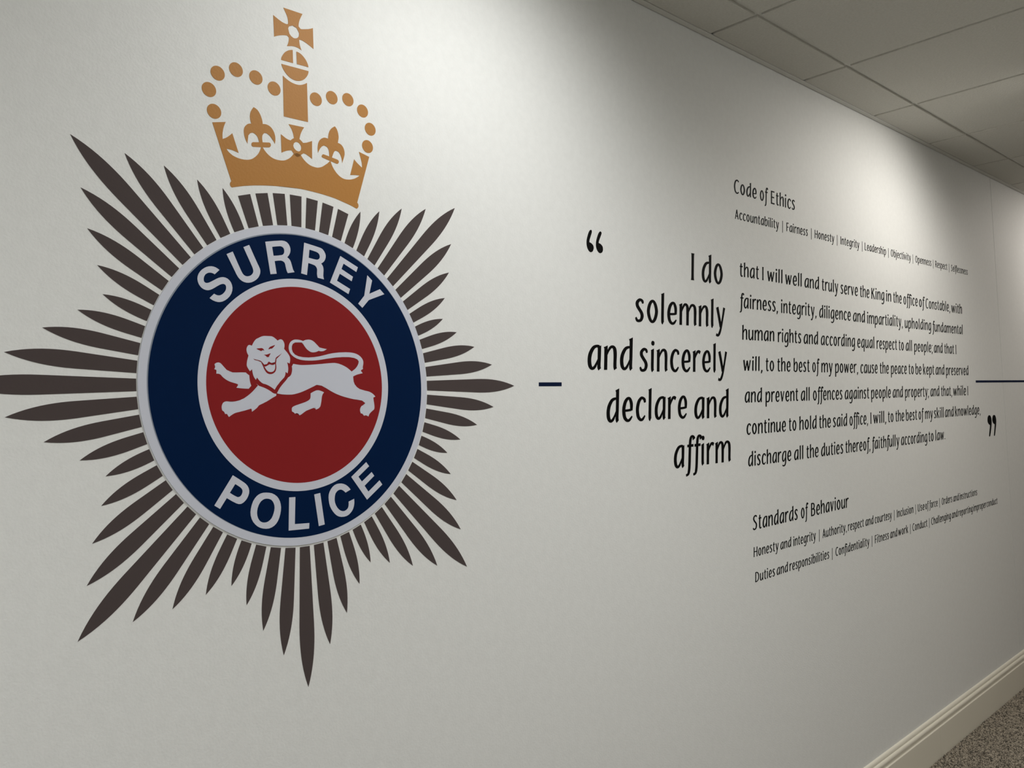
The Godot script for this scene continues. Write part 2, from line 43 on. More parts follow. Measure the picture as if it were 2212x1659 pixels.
const DISC_LETTERS := [
	[[-154.9,204.6,-163.8,196.1,-166.1,197.3,-168.6,198.1,-171.6,198.4,-174.8,198,-178.1,196.6,-181,194.4,-183.1,191,-184.2,187.4,-184.3,184.2,-183.5,181.5,-181.7,180,-179.4,179.4,-176.7,179.9,-173.9,180.9,-169.9,183.1,-165.5,185.6,-161.3,188.1,-157,190.3,-152.8,191.7,-148.5,192.4,-144.2,191.9,-140.2,190.3,-136.7,187.6,-134,184,-132.2,179.6,-131.4,174.7,-132,169.2,-133.9,163.7,-137.2,158.7,-141.3,154.4,-146.3,150.8,-151.4,148.3,-155.5,147.3,-159.8,147.1,-164,147.9,-168,149.3,-171.4,151.1,-174.5,153.2,-166,161.5,-163.4,160.1,-160.8,159.2,-158,158.9,-155.2,159.3,-152.3,160.6,-149.5,162.6,-146.9,165.3,-144.8,168.3,-143.6,171.5,-143.2,174.5,-143.6,177.1,-144.8,179.1,-147,180.1,-149.6,180.1,-152.8,179.2,-156,177.6,-160.2,175.1,-164.5,172.3,-168.8,169.7,-173,167.7,-176.7,166.8,-180.5,166.9,-184.3,167.9,-187.9,169.9,-190.8,172.7,-193.1,176.1,-194.8,180.5,-195.5,185.2,-194.9,190,-193.2,194.6,-190.4,198.8,-186.9,202.5,-182.9,205.5,-178.6,207.9,-174.1,209.4,-169.6,210,-165.3,209.7,-161.3,208.5,-158,206.8], []],
	[[-140.6,234.4,-128.8,240.4,-120,220.4,-113.1,205.6,-111,201.9,-108.3,199.1,-105.2,197.8,-101.7,197.6,-98.1,198.5,-94.7,200.2,-92.1,202.8,-90.4,205.7,-89.9,208.4,-90.2,211,-91.2,214.3,-92.6,217.7,-99.1,231.7,-108,250.5,-96.5,255.9,-87.7,236.8,-80.9,222.3,-78.6,217.9,-76.7,213.6,-76.1,209.5,-76.6,205.2,-78.3,200.8,-81,196.5,-84.9,192.7,-89.5,189.6,-94.3,187.3,-99.2,186.1,-104,185.9,-108.7,186.7,-112.8,188.4,-116.5,190.9,-119.6,194.3,-122.1,198,-123.8,201.2,-125.4,204.5,-131.9,217.3], []],
	[[-64.3,265.3,-45.2,269,-30.3,271.3,-24.9,271.1,-20.1,269.5,-16.5,266.3,-14.1,262.3,-12.9,258.1,-12.8,253.8,-13.7,249.9,-15.5,246.3,-17.6,243.3,-20.1,240.6,-16.9,238.4,-14.3,235.7,-12.6,232,-11.4,228,-10,223,-8.6,218.2,-7.2,215.8,-5.6,213.5,-19.9,210.5,-21.6,213.7,-22.8,217,-23.9,222,-24.8,226.8,-25.6,229,-27,230.9,-29.8,232.4,-33.2,233.1,-39.2,232.4,-46.5,230.9,-43.1,207.4,-55.8,205.3], [-50.6,257.2,-41.1,259.1,-33.8,260.2,-30.8,259.8,-28.4,258.6,-26.7,256.5,-25.9,253.9,-25.9,250.5,-26.8,247.3,-28.6,245.1,-31.3,243.7,-38.7,242.1,-48.4,240.6]],
	[[17.2,272.6,35.3,269.5,49.1,266.9,53.5,265.9,57.4,264,60.7,260.2,63,255.7,63.8,252.1,63.5,248.3,62.1,244.3,59.8,240.6,56.6,237.8,52.9,235.5,55.2,232.9,56.9,229.9,57.6,226.4,57.7,222.6,57.2,217.4,56.7,212.2,57.1,208.5,58,204.9,44.2,207,43.3,210.8,42.9,214.7,43.3,218.9,43.7,222.8,43,225.5,41.7,227.8,40,229.6,37.7,230.8,32,232.4,24.6,234,20.8,210.3,8.4,212.5], [28.1,260.2,36.3,258.8,42.9,257.4,46.1,256.1,48.6,254.3,50,251.9,50.6,249.3,50.3,246.9,49.1,244.7,46.8,242.9,43.9,242,36.1,242.7,25.9,244.2]],
	[[97.2,254.7,137.6,235.7,133.5,225.9,104.1,240,98.8,228.9,125,215.6,121.6,206.2,94.4,219.1,87.4,204.5,117.3,190.2,113,179.8,71.2,199.7], []],
	[[159.7,221.5,171,211.6,163,183.7,189.5,195.1,200,185.4,161,170.7,144.9,154,135.2,162,150.5,179], []],
	[[-141.7,-160.4,-130.9,-167.8,-122.3,-174,-118,-177.5,-114.6,-181.4,-112.5,-185.8,-111.6,-190.5,-112.1,-195.2,-113.8,-199.7,-116.4,-204.1,-119.8,-207.8,-123.6,-210.7,-127.8,-212.4,-132.1,-212.3,-136.3,-210.8,-144.4,-206.1,-154.2,-199.5,-167.2,-217.2,-177.3,-210.2], [-137.7,-176.3,-132.5,-179.8,-128.3,-182.9,-126,-185.3,-124.5,-187.9,-124.3,-190.9,-125.1,-193.9,-126.6,-196.7,-128.8,-198.9,-131.6,-199.9,-134.5,-199.7,-140.7,-196.1,-148.3,-190.8]],
	[[-79.2,-196.9,-73.2,-197.7,-67.3,-199.4,-62.1,-202.2,-57.7,-205.8,-54.3,-210.3,-51.9,-215.4,-50.5,-220.9,-50,-226.7,-50.6,-232.8,-52,-238.9,-54.1,-245.1,-57,-250.8,-60.5,-255.2,-64.9,-258.8,-69.9,-261.2,-75.5,-262.5,-81.5,-262.3,-87.4,-261.1,-92.7,-259.1,-97.5,-256.2,-102.1,-252,-106,-247,-108.7,-241.2,-110.3,-235.1,-110.5,-229,-109.5,-223,-107.5,-216.3,-104.7,-210,-101.2,-205.2,-97.1,-201.3,-93.2,-198.9,-88.8,-197.4,-84.1,-196.7], [-78.1,-208,-73.5,-208.9,-69.2,-210.9,-66.2,-214.2,-64.2,-218.3,-63.1,-222.4,-63,-226.7,-63.8,-231.4,-65.3,-236,-67.2,-240.5,-69.6,-244.5,-72.9,-247.6,-76.6,-249.8,-80.2,-250.7,-84,-250.7,-87.9,-249.9,-91.4,-248.1,-94.2,-245.1,-96.3,-241.4,-97.5,-237.1,-97.9,-232.4,-97.5,-227.7,-96.4,-223.1,-94.3,-218.3,-91.6,-214.1,-88.9,-211.3,-85.6,-209.3,-81.9,-208.1]],
	[[-32.8,-210.3,-19.9,-210.8,-22.9,-260.8,7.6,-262.4,6.7,-272.8,-36.1,-271.3], []],
	[[20.1,-209.8,33.2,-208.2,40.7,-269.1,27.8,-270.7], []],
	[[101.6,-208,89.8,-212.8,87.4,-210.4,84.8,-208.4,82,-206.8,78.9,-205.9,75.4,-206.3,72.1,-207.5,69.1,-209.8,66.7,-212.8,65.4,-216.9,64.7,-221.4,64.5,-225.8,65.2,-230.2,67.1,-235.3,69.9,-240.1,73.3,-243.9,77.2,-246.7,81.5,-248.2,85.7,-248.4,89.6,-247,92.8,-244.8,94.6,-242.2,95.6,-239.2,96,-235.4,96,-231.1,108.9,-226.8,109.1,-231.5,108.8,-236.1,107.7,-241.3,105.8,-246.2,103,-250.2,99.4,-253.6,95.3,-256.5,90.5,-258.5,84.5,-259.3,78.4,-259,73.2,-257.7,68.4,-255.2,64,-251.5,60.3,-247.1,56.8,-241.9,54,-236.3,52.3,-230.4,51.5,-224.4,51.2,-218.5,51.9,-212.9,54,-207.8,57,-203.2,61.1,-199.1,65.7,-196,70.7,-194.4,76,-194,81.2,-194.3,86.2,-195.6,90.7,-197.7,94.7,-200.5,98.3,-204], []],
	[[140.4,-156.7,147,-165.4,120.8,-184.4,128.7,-194.5,152.5,-177.5,158.5,-185.5,134.5,-203.5,143.2,-215.9,170.9,-195.7,177.3,-204.7,139.2,-231.7,104.1,-183.4], []],
]
const QUOTES := [[[870.3,401.3,872.2,400.8,873.3,399.6,873.5,397,872.9,393.9,870.3,388.7,867.1,383.1,864.6,378.1,862.6,373.6,861.8,370.7,861.4,367.7,865.8,366.8,869.7,365.5,873.5,363.4,876.3,360.7,877.7,357.3,877.8,353.7,876.5,349.5,874.1,345.6,871,343.2,867.3,341.6,863.2,341.7,859.6,342.9,856.1,345.9,853.2,349.8,851.2,354.5,850.1,359.6,850.1,365.3,850.9,371.1,852.5,376.3,854.7,381.6,857.3,387.2,860.1,392.4,862.7,396.2,865.6,399.4,867.9,400.7], [909.4,401.6,911.6,400.6,913.2,398.7,912.9,396.2,911.6,393.4,908.7,388.7,905.4,383.6,902.6,378.8,900.4,374.6,899.6,372.1,899.2,369.6,903.9,368.6,908.1,367.2,911.8,364.9,914.5,362,915.8,358,915.9,353.8,914.6,349.8,912.1,346.2,908.3,344,904,342.8,899.8,343.3,896.3,344.9,892.8,348,890.1,351.9,888.4,356.3,887.6,361.1,887.8,366.2,888.8,371.5,890.8,377.5,893.6,383.5,896.6,389.4,899.8,394.6,902.5,397.8,905.4,400.4,907.3,401.4]], [[3935.1,-181.3,3944,-182.4,3951.8,-184.7,3958.9,-190.6,3964,-197.9,3966.1,-206.3,3965.9,-215.2,3963.3,-226.2,3958.9,-237.8,3952.7,-250.3,3945.3,-262.9,3937.3,-275.9,3929.5,-286.4,3924.4,-288.9,3918.4,-290.1,3914.7,-288.4,3913.3,-285.6,3917.5,-275,3923.9,-261.9,3930.5,-248.3,3935.6,-236.8,3936,-233.8,3934.1,-231.1,3928.2,-229.4,3921.8,-227.8,3913.5,-223,3906.6,-217.3,3904,-210.3,3904.2,-203,3907.2,-195.5,3912,-189.1,3917.1,-185.6,3923.5,-182.9,3928.8,-181.6], [4007.6,-182.1,4017.4,-183.2,4026.4,-185.6,4033,-191.6,4037.2,-198.9,4038.9,-207.4,4038.3,-216.4,4034.9,-228.1,4029.9,-240.6,4023.7,-253.5,4016.9,-266.1,4010.3,-278.2,4003.7,-287.9,3998.6,-289.7,3992.6,-290.3,3989.8,-288.7,3989,-286.4,3993.8,-274.3,4000.4,-259.6,4006.3,-245.5,4010.7,-234.1,4011,-231.8,4008.9,-229.7,4001.5,-228.1,3993.7,-226.2,3986.3,-221.5,3980.7,-215.7,3978.5,-209.4,3978.9,-202.7,3982.5,-195.2,3987.8,-188.7,3992.7,-185.6,3998.5,-183.3,4002.7,-182.3]]]

const LINES := [
	["large black wall lettering reading I do, top line of the left column", "large opening words", 65.0, [["I",1319.8,1341.0,304.7],["do",1378.4,1496.0,303.3]]],
	["large black wall lettering reading solemnly, under the words I do", "large opening words", 65.0, [["solemnly",1040.9,1494.3,167.0]]],
	["large black wall lettering reading and sincerely, widest line of the left column", "large opening words", 65.0, [["and",831.7,1019.2,33.0],["sincerely",1049.4,1492.1,29.4]]],
	["large black wall lettering reading declare and, above the word affirm", "large opening words", 65.0, [["declare",897.7,1265.1,-106.1],["and",1301.6,1489.6,-110.6]]],
	["large black wall lettering reading affirm, bottom line of the left column", "large opening words", 65.0, [["affirm",1187.3,1487.5,-248.2]]],
	["black wall heading reading Code of Ethics, highest lettering on the wall", "headings", 36.0, [["Code",1589.6,1729.8,608.7],["of",1751.6,1806.1,608.0],["Ethics",1824.6,1991.5,607.1]]],
	["small black wall lettering from Accountability to Selflessness, under the Code of Ethics heading", "small value lists", 24.5, [["Accountability",1588.5,1868.2,524.2],["|",1891.6,1896.9,524.1],["Fairness",1922.4,2077.5,524.0],["|",2101.4,2107.2,523.9],["Honesty",2131.5,2286.8,523.8],["|",2308.7,2315.1,523.7],["Integrity",2340.6,2505.2,523.7],["|",2528.2,2535.2,523.6],["Leadership",2556.1,2761.8,523.5],["|",2783.4,2791.1,523.4],["Objectivity",2811.7,3024.4,523.3],["|",3045.5,3052.6,523.2],["Openness",3076.8,3264.6,523.1],["|",3284.5,3292.2,523.0],["Respect",3313.9,3464.2,522.9],["|",3487.2,3493.8,522.8],["Selflessness",3517.1,3744.5,522.7]]],
	["black wall lettering line beginning that I will well and truly serve", "oath paragraph lines", 35.5, [["that",1597.0,1716.4,338.2],["I",1735.7,1750.3,337.5],["will",1772.5,1875.0,336.8],["well",1894.1,2012.1,335.7],["and",2031.5,2142.6,334.5],["truly",2164.2,2296.9,333.3],["serve",2317.9,2466.7,331.9],["the",2486.9,2572.7,330.7],["King",2592.7,2717.1,329.6],["in",2735.8,2786.7,328.7],["the",2808.5,2896.8,327.9],["office",2915.5,3072.7,326.7],["of",3088.3,3155.3,325.6],["Constable,",3165.6,3469.0,323.9],["with",3488.4,3629.6,321.8]]],
	["black wall lettering line beginning fairness, integrity, diligence", "oath paragraph lines", 35.5, [["fairness,",1588.5,1831.7,235.9],["integrity,",1852.6,2110.0,233.6],["diligence",2131.9,2390.8,231.3],["and",2412.0,2518.9,229.6],["impartiality,",2539.0,2892.2,227.5],["upholding",2915.2,3213.5,224.6],["fundamental",3231.1,3622.0,221.6]]],
	["black wall lettering line beginning human rights and according equal respect", "oath paragraph lines", 35.5, [["human",1593.2,1795.9,133.8],["rights",1820.5,1983.4,132.6],["and",2002.2,2110.4,131.7],["according",2132.5,2414.7,130.4],["equal",2436.3,2593.3,128.9],["respect",2615.3,2816.9,127.8],["to",2836.7,2890.1,126.9],["all",2910.5,2979.1,126.4],["people;",3003.2,3215.4,125.4],["and",3233.3,3339.7,124.4],["that",3362.1,3486.1,123.6],["I",3504.1,3522.4,123.0]]],
	["black wall lettering line beginning will, to the best of my power", "oath paragraph lines", 35.5, [["will,",1589.8,1708.6,34.0],["to",1728.7,1784.2,33.4],["the",1805.1,1895.9,32.8],["best",1918.9,2034.2,32.0],["of",2054.6,2109.9,31.4],["my",2124.7,2212.6,30.8],["power,",2234.8,2429.3,29.8],["cause",2451.1,2609.3,28.6],["the",2631.5,2720.2,27.7],["peace",2742.1,2905.9,26.8],["to",2926.4,2983.3,26.0],["be",3003.0,3067.8,25.5],["kept",3089.7,3218.8,24.8],["and",3236.8,3345.3,24.0],["preserved",3366.0,3666.5,22.6]]],
	["black wall lettering line beginning and prevent all offences against people", "oath paragraph lines", 35.5, [["and",1587.8,1694.4,-68.4],["prevent",1717.9,1938.6,-69.1],["all",1958.2,2024.3,-69.6],["offences",2047.8,2280.9,-70.2],["against",2301.4,2515.9,-71.0],["people",2536.1,2725.1,-71.8],["and",2745.6,2850.2,-72.3],["property;",2873.3,3139.4,-73.0],["and",3158.6,3265.9,-73.7],["that,",3287.8,3426.9,-74.2],["while",3444.7,3614.4,-74.8],["I",3633.4,3648.7,-75.2]]],
	["black wall lettering line beginning continue to hold the said office", "oath paragraph lines", 35.5, [["continue",1588.2,1841.1,-170.7],["to",1861.8,1914.4,-170.8],["hold",1936.8,2062.7,-170.9],["the",2082.5,2173.3,-171.0],["said",2191.9,2308.1,-171.1],["office,",2329.0,2492.2,-171.2],["I",2513.6,2526.2,-171.3],["will,",2544.1,2664.6,-171.4],["to",2683.4,2738.1,-171.5],["the",2758.9,2848.3,-171.5],["best",2868.6,2987.6,-171.6],["of",3006.0,3064.9,-171.7],["my",3080.6,3170.3,-171.8],["skill",3186.6,3303.8,-171.9],["and",3320.9,3431.4,-172.0],["knowledge,",3451.2,3804.7,-172.2]]],
	["black wall lettering line beginning discharge all the duties thereof", "oath paragraph lines", 35.5, [["discharge",1588.0,1866.6,-271.7],["all",1887.6,1953.7,-271.8],["the",1975.6,2065.2,-271.8],["duties",2086.1,2262.0,-271.9],["thereof,",2281.4,2499.8,-272.1],["faithfully",2516.2,2782.0,-272.2],["according",2801.8,3088.3,-272.4],["to",3104.1,3163.7,-272.5],["law.",3185.0,3305.7,-272.5]]],
	["black wall heading reading Standards of Behaviour, above two small lines", "headings", 36.0, [["Standards",1596.3,1889.2,-474.3],["of",1912.6,1966.0,-474.3],["Behaviour",1986.4,2279.2,-474.3]]],
	["small black wall lettering line beginning Honesty and integrity, under the Standards heading", "small value lists", 24.5, [["Honesty",1592.2,1748.8,-559.0],["and",1761.8,1834.1,-559.3],["integrity",1848.7,2010.3,-559.7],["|",2034.0,2040.0,-560.0],["Authority,",2063.2,2254.4,-560.3],["respect",2266.5,2401.2,-560.8],["and",2416.5,2488.5,-561.1],["courtesy",2501.9,2662.9,-561.4],["|",2685.2,2691.8,-561.7],["Inclusion",2714.4,2887.4,-562.0],["|",2908.9,2916.1,-562.3],["Use",2936.4,3010.4,-562.4],["of",3020.9,3058.8,-562.6],["force",3067.9,3163.1,-562.8],["|",3185.4,3191.8,-563.0],["Orders",3214.3,3343.5,-563.2],["and",3358.7,3429.4,-563.5],["instructions",3441.6,3682.9,-564.0]]],
	["small black wall lettering line beginning Duties and responsibilities, lowest lettering on the wall", "small value lists", 24.5, [["Duties",1593.7,1716.8,-638.3],["and",1728.9,1802.8,-638.2],["responsibilities",1815.3,2102.7,-638.0],["|",2124.5,2130.8,-637.9],["Confidentiality",2153.9,2440.5,-637.7],["|",2462.2,2468.3,-637.5],["Fitness",2492.6,2623.3,-637.4],["and",2637.5,2707.3,-637.3],["work",2718.1,2819.3,-637.2],["|",2841.8,2847.4,-637.1],["Conduct",2867.2,3030.1,-637.0],["|",3051.4,3057.5,-636.9],["Challenging",3077.5,3313.9,-636.8],["and",3327.5,3401.0,-636.6],["reporting",3413.1,3605.5,-636.5],["improper",3616.7,3801.5,-636.3],["conduct",3811.4,3975.0,-636.1]]],
]

var M := {}
var used := {}

# ------------------------------------------------------------------ helpers
func numbered(called: String) -> String:
	if not used.has(called):
		used[called] = 0
		return called
	used[called] += 1
	return "%s_%03d" % [called, used[called]]

func tag(o: Node, label := "", category := "", group := "", kind := "") -> void:
	if label != "": o.set_meta("label", label)
	if category != "": o.set_meta("category", category)
	if group != "": o.set_meta("group", group)
	if kind != "": o.set_meta("kind", kind)

func thing(called: String, at: Vector3, label: String, category: String, group := "") -> Node3D:
	var o := Node3D.new()
	o.name = numbered(called)
	add_child(o)
	o.position = at
	tag(o, label, category, group)
	return o

func put(called: String, mesh: Mesh, mat: Material, parent: Node, at := Vector3.ZERO) -> MeshInstance3D:
	var o := MeshInstance3D.new()
	o.name = numbered(called) if parent == self else called
	o.mesh = mesh
	if mat: o.material_override = mat
	o.cast_shadow = GeometryInstance3D.SHADOW_CASTING_SETTING_ON
	parent.add_child(o, true)
	o.position = at
	return o

func begin() -> SurfaceTool:
	var st := SurfaceTool.new()
	st.begin(Mesh.PRIMITIVE_TRIANGLES)
	return st

func tri(st: SurfaceTool, a: Vector3, b: Vector3, c: Vector3, n: Vector3) -> void:
	# front faces run clockwise seen from n
	if (b - a).cross(c - a).dot(n) > 0.0:
		var t := b
		b = c
		c = t
	for v in [a, b, c]:
		st.set_normal(n)
		st.add_vertex(v)

func quad(st: SurfaceTool, a: Vector3, b: Vector3, c: Vector3, d: Vector3, n: Vector3) -> void:
	tri(st, a, b, c, n)
	tri(st, a, c, d, n)

func v3(p: Vector2, z: float) -> Vector3:
	return Vector3(p.x, p.y, z)

func outline(flat: Array) -> PackedVector2Array:
	# table of millimetres -> metres relative to the crest centre, anticlockwise
	var pts := PackedVector2Array()
	for i in range(0, flat.size(), 2):
		var q := Vector2(flat[i], flat[i + 1]) * 0.001
		if pts.is_empty() or pts[pts.size() - 1].distance_to(q) > 0.00012:
			pts.append(q)
	if pts[0].distance_to(pts[pts.size() - 1]) < 0.00012: pts.remove_at(pts.size() - 1)
	if Geometry2D.is_polygon_clockwise(pts): pts.reverse()
	return pts

func sides(st: SurfaceTool, pts: PackedVector2Array, z0: float, z1: float, flip := false) -> void:
	for i in pts.size():
		var a := pts[i]
		var b := pts[(i + 1) % pts.size()]
		var d := b - a
		var n := Vector3(d.y, -d.x, 0).normalized()
		if flip: n = -n
		quad(st, v3(a, z0), v3(b, z0), v3(b, z1), v3(a, z1), n)

func cut_sheet(st: SurfaceTool, pts: PackedVector2Array, z0: float, z1: float, hole := PackedVector2Array()) -> void:
	# a flat piece of vinyl or board: front face at z1, cut edges back to z0
	sides(st, pts, z0, z1)
	var face := pts
	if hole.size() > 2:
		sides(st, hole, z0, z1, true)
		var best := 1e9
		var bi := 0
		var bj := 0
		for i in pts.size():
			for j in hole.size():
				var dd := pts[i].distance_to(hole[j])
				if dd < best:
					best = dd
					bi = i
					bj = j
		face = PackedVector2Array()
		var eps := (hole[bj] - pts[bi]).orthogonal().normalized() * 0.00001
		for i in pts.size() + 1:
			var q: Vector2 = pts[(bi + i) % pts.size()]
			face.append(q + (-eps if i == pts.size() else eps) if i == 0 or i == pts.size() else q)
		for j in hole.size() + 1:
			var q: Vector2 = hole[(bj - j + 2 * hole.size()) % hole.size()]
			face.append(q + (-eps if j == 0 else eps) if j == 0 or j == hole.size() else q)
	var idx := Geometry2D.triangulate_polygon(face)
	if idx.is_empty(): print("triangulation failed, points: ", face.size())
	for i in range(0, idx.size(), 3):
		tri(st, v3(face[idx[i]], z1), v3(face[idx[i + 1]], z1), v3(face[idx[i + 2]], z1), Vector3.BACK)

func sheet_mesh(flat: Array, z0: float, z1: float, hole := []) -> ArrayMesh:
	var st := begin()
	cut_sheet(st, outline(flat), z0, z1, outline(hole) if hole.size() > 4 else PackedVector2Array())
	return st.commit()

func circle(r: float, n := 128, c := Vector2.ZERO) -> PackedVector2Array:
	var pts := PackedVector2Array()
	for i in n: pts.append(c + Vector2.from_angle(TAU * i / n) * r)
	return pts

func ring_mesh(r0: float, r1: float, z0: float, z1: float, c0 := Vector2.ZERO, c1 := Vector2.ZERO, n := 160) -> ArrayMesh:
	# annulus with front at z1 (r0 = 0 gives a disc)
	var st := begin()
	var o := circle(r1, n, c1)
	sides(st, o, z0, z1)
	if r0 > 0.0: sides(st, circle(r0, n, c0), z0, z1, true)
	for i in n:
		var a := Vector2.from_angle(TAU * i / n)
		var b := Vector2.from_angle(TAU * (i + 1) / n)
		if r0 > 0.0:
			quad(st, v3(c0 + a * r0, z1), v3(c1 + a * r1, z1), v3(c1 + b * r1, z1), v3(c0 + b * r0, z1), Vector3.BACK)
		else:
			tri(st, v3(c1, z1), v3(c1 + a * r1, z1), v3(c1 + b * r1, z1), Vector3.BACK)
	return st.commit()

func box(st: SurfaceTool, a: Vector3, b: Vector3) -> void:
	var bm := BoxMesh.new()
	bm.size = b - a
	st.append_from(bm, 0, Transform3D(Basis(), (a + b) * 0.5))

func box_mesh(a: Vector3, b: Vector3) -> ArrayMesh:
	var st := begin()
	box(st, a, b)
	return st.commit()

# ------------------------------------------------------------------ materials
func noise_tex(freq: float, oct: int, normal: bool, bump: float, seed_: int, ramp: Gradient = null, size := 512) -> NoiseTexture2D:
	var n := FastNoiseLite.new()
	n.seed = seed_
	n.noise_type = FastNoiseLite.TYPE_SIMPLEX_SMOOTH
	n.frequency = freq
	n.fractal_octaves = oct
	var t := NoiseTexture2D.new()
	t.width = size
	t.height = size
	t.seamless = true
	t.noise = n
	t.as_normal_map = normal
	if normal: t.bump_strength = bump
	if ramp: t.color_ramp = ramp
	return t

func grad(a: Color, b: Color) -> Gradient:
	var g := Gradient.new()
	g.set_color(0, a)
	g.set_color(1, b)
	return g

func mat(col: Color, rough: float, spec := 0.5, metal := 0.0) -> StandardMaterial3D:
	var m := StandardMaterial3D.new()
	m.albedo_color = col
	m.roughness = rough
	m.metallic = metal
	m.metallic_specular = spec
	return m

func bumpy(m: StandardMaterial3D, tex: Texture2D, strength: float, per_metre: float) -> StandardMaterial3D:
	m.normal_enabled = true
	m.normal_texture = tex
	m.normal_scale = strength
	m.uv1_triplanar = true
	m.uv1_world_triplanar = true
	m.uv1_scale = Vector3.ONE * per_metre
	return m

func make_materials() -> void:
	var peel := noise_tex(0.045, 3, true, 6.0, 11)
	var wall := mat(Color(1, 1, 1), 0.62)
	wall.albedo_texture = noise_tex(0.012, 4, false, 0, 5, grad(Color8(230, 231, 229), Color8(234, 235, 233)))
	M.wall = bumpy(wall, peel, 0.11, 6.0)
	M.vinyl_grey = bumpy(mat(Color8(78, 69, 68), 0.6, 0.2), peel, 0.04, 6.0)
	M.vinyl_gold = bumpy(mat(Color8(178, 124, 60), 0.5, 0.3), peel, 0.09, 6.0)
	M.vinyl_black = mat(Color8(10, 10, 10), 0.6, 0.15)
	M.vinyl_navy = mat(Color8(6, 22, 54), 0.6, 0.2)
	M.disc_white = mat(Color8(205, 208, 220), 0.55)
	M.disc_navy = mat(Color8(2, 28, 64), 0.6, 0.15)
	M.disc_grey = mat(Color8(128, 138, 152), 0.5)
	M.disc_red = mat(Color8(138, 33, 35), 0.6, 0.2)
	var tile := mat(Color(1, 1, 1), 0.95)
	tile.albedo_texture = noise_tex(0.09, 3, false, 0, 21, grad(Color8(204, 202, 193), Color8(214, 212, 204)))
	M.tile = bumpy(tile, noise_tex(0.12, 3, true, 5.0, 22), 0.3, 2.0)
	M.tee = mat(Color8(214, 213, 206), 0.45)
	M.void_dark = mat(Color8(60, 58, 54), 0.9)
	M.gloss_paint = mat(Color8(232, 227, 212), 0.28)
	M.carpet_base = mat(Color8(96, 86, 72), 1.0)
	var pile := mat(Color(1, 1, 1), 1.0)
	pile.vertex_color_use_as_albedo = true
	M.pile = pile
	M.bezel = mat(Color8(236, 236, 232), 0.4)

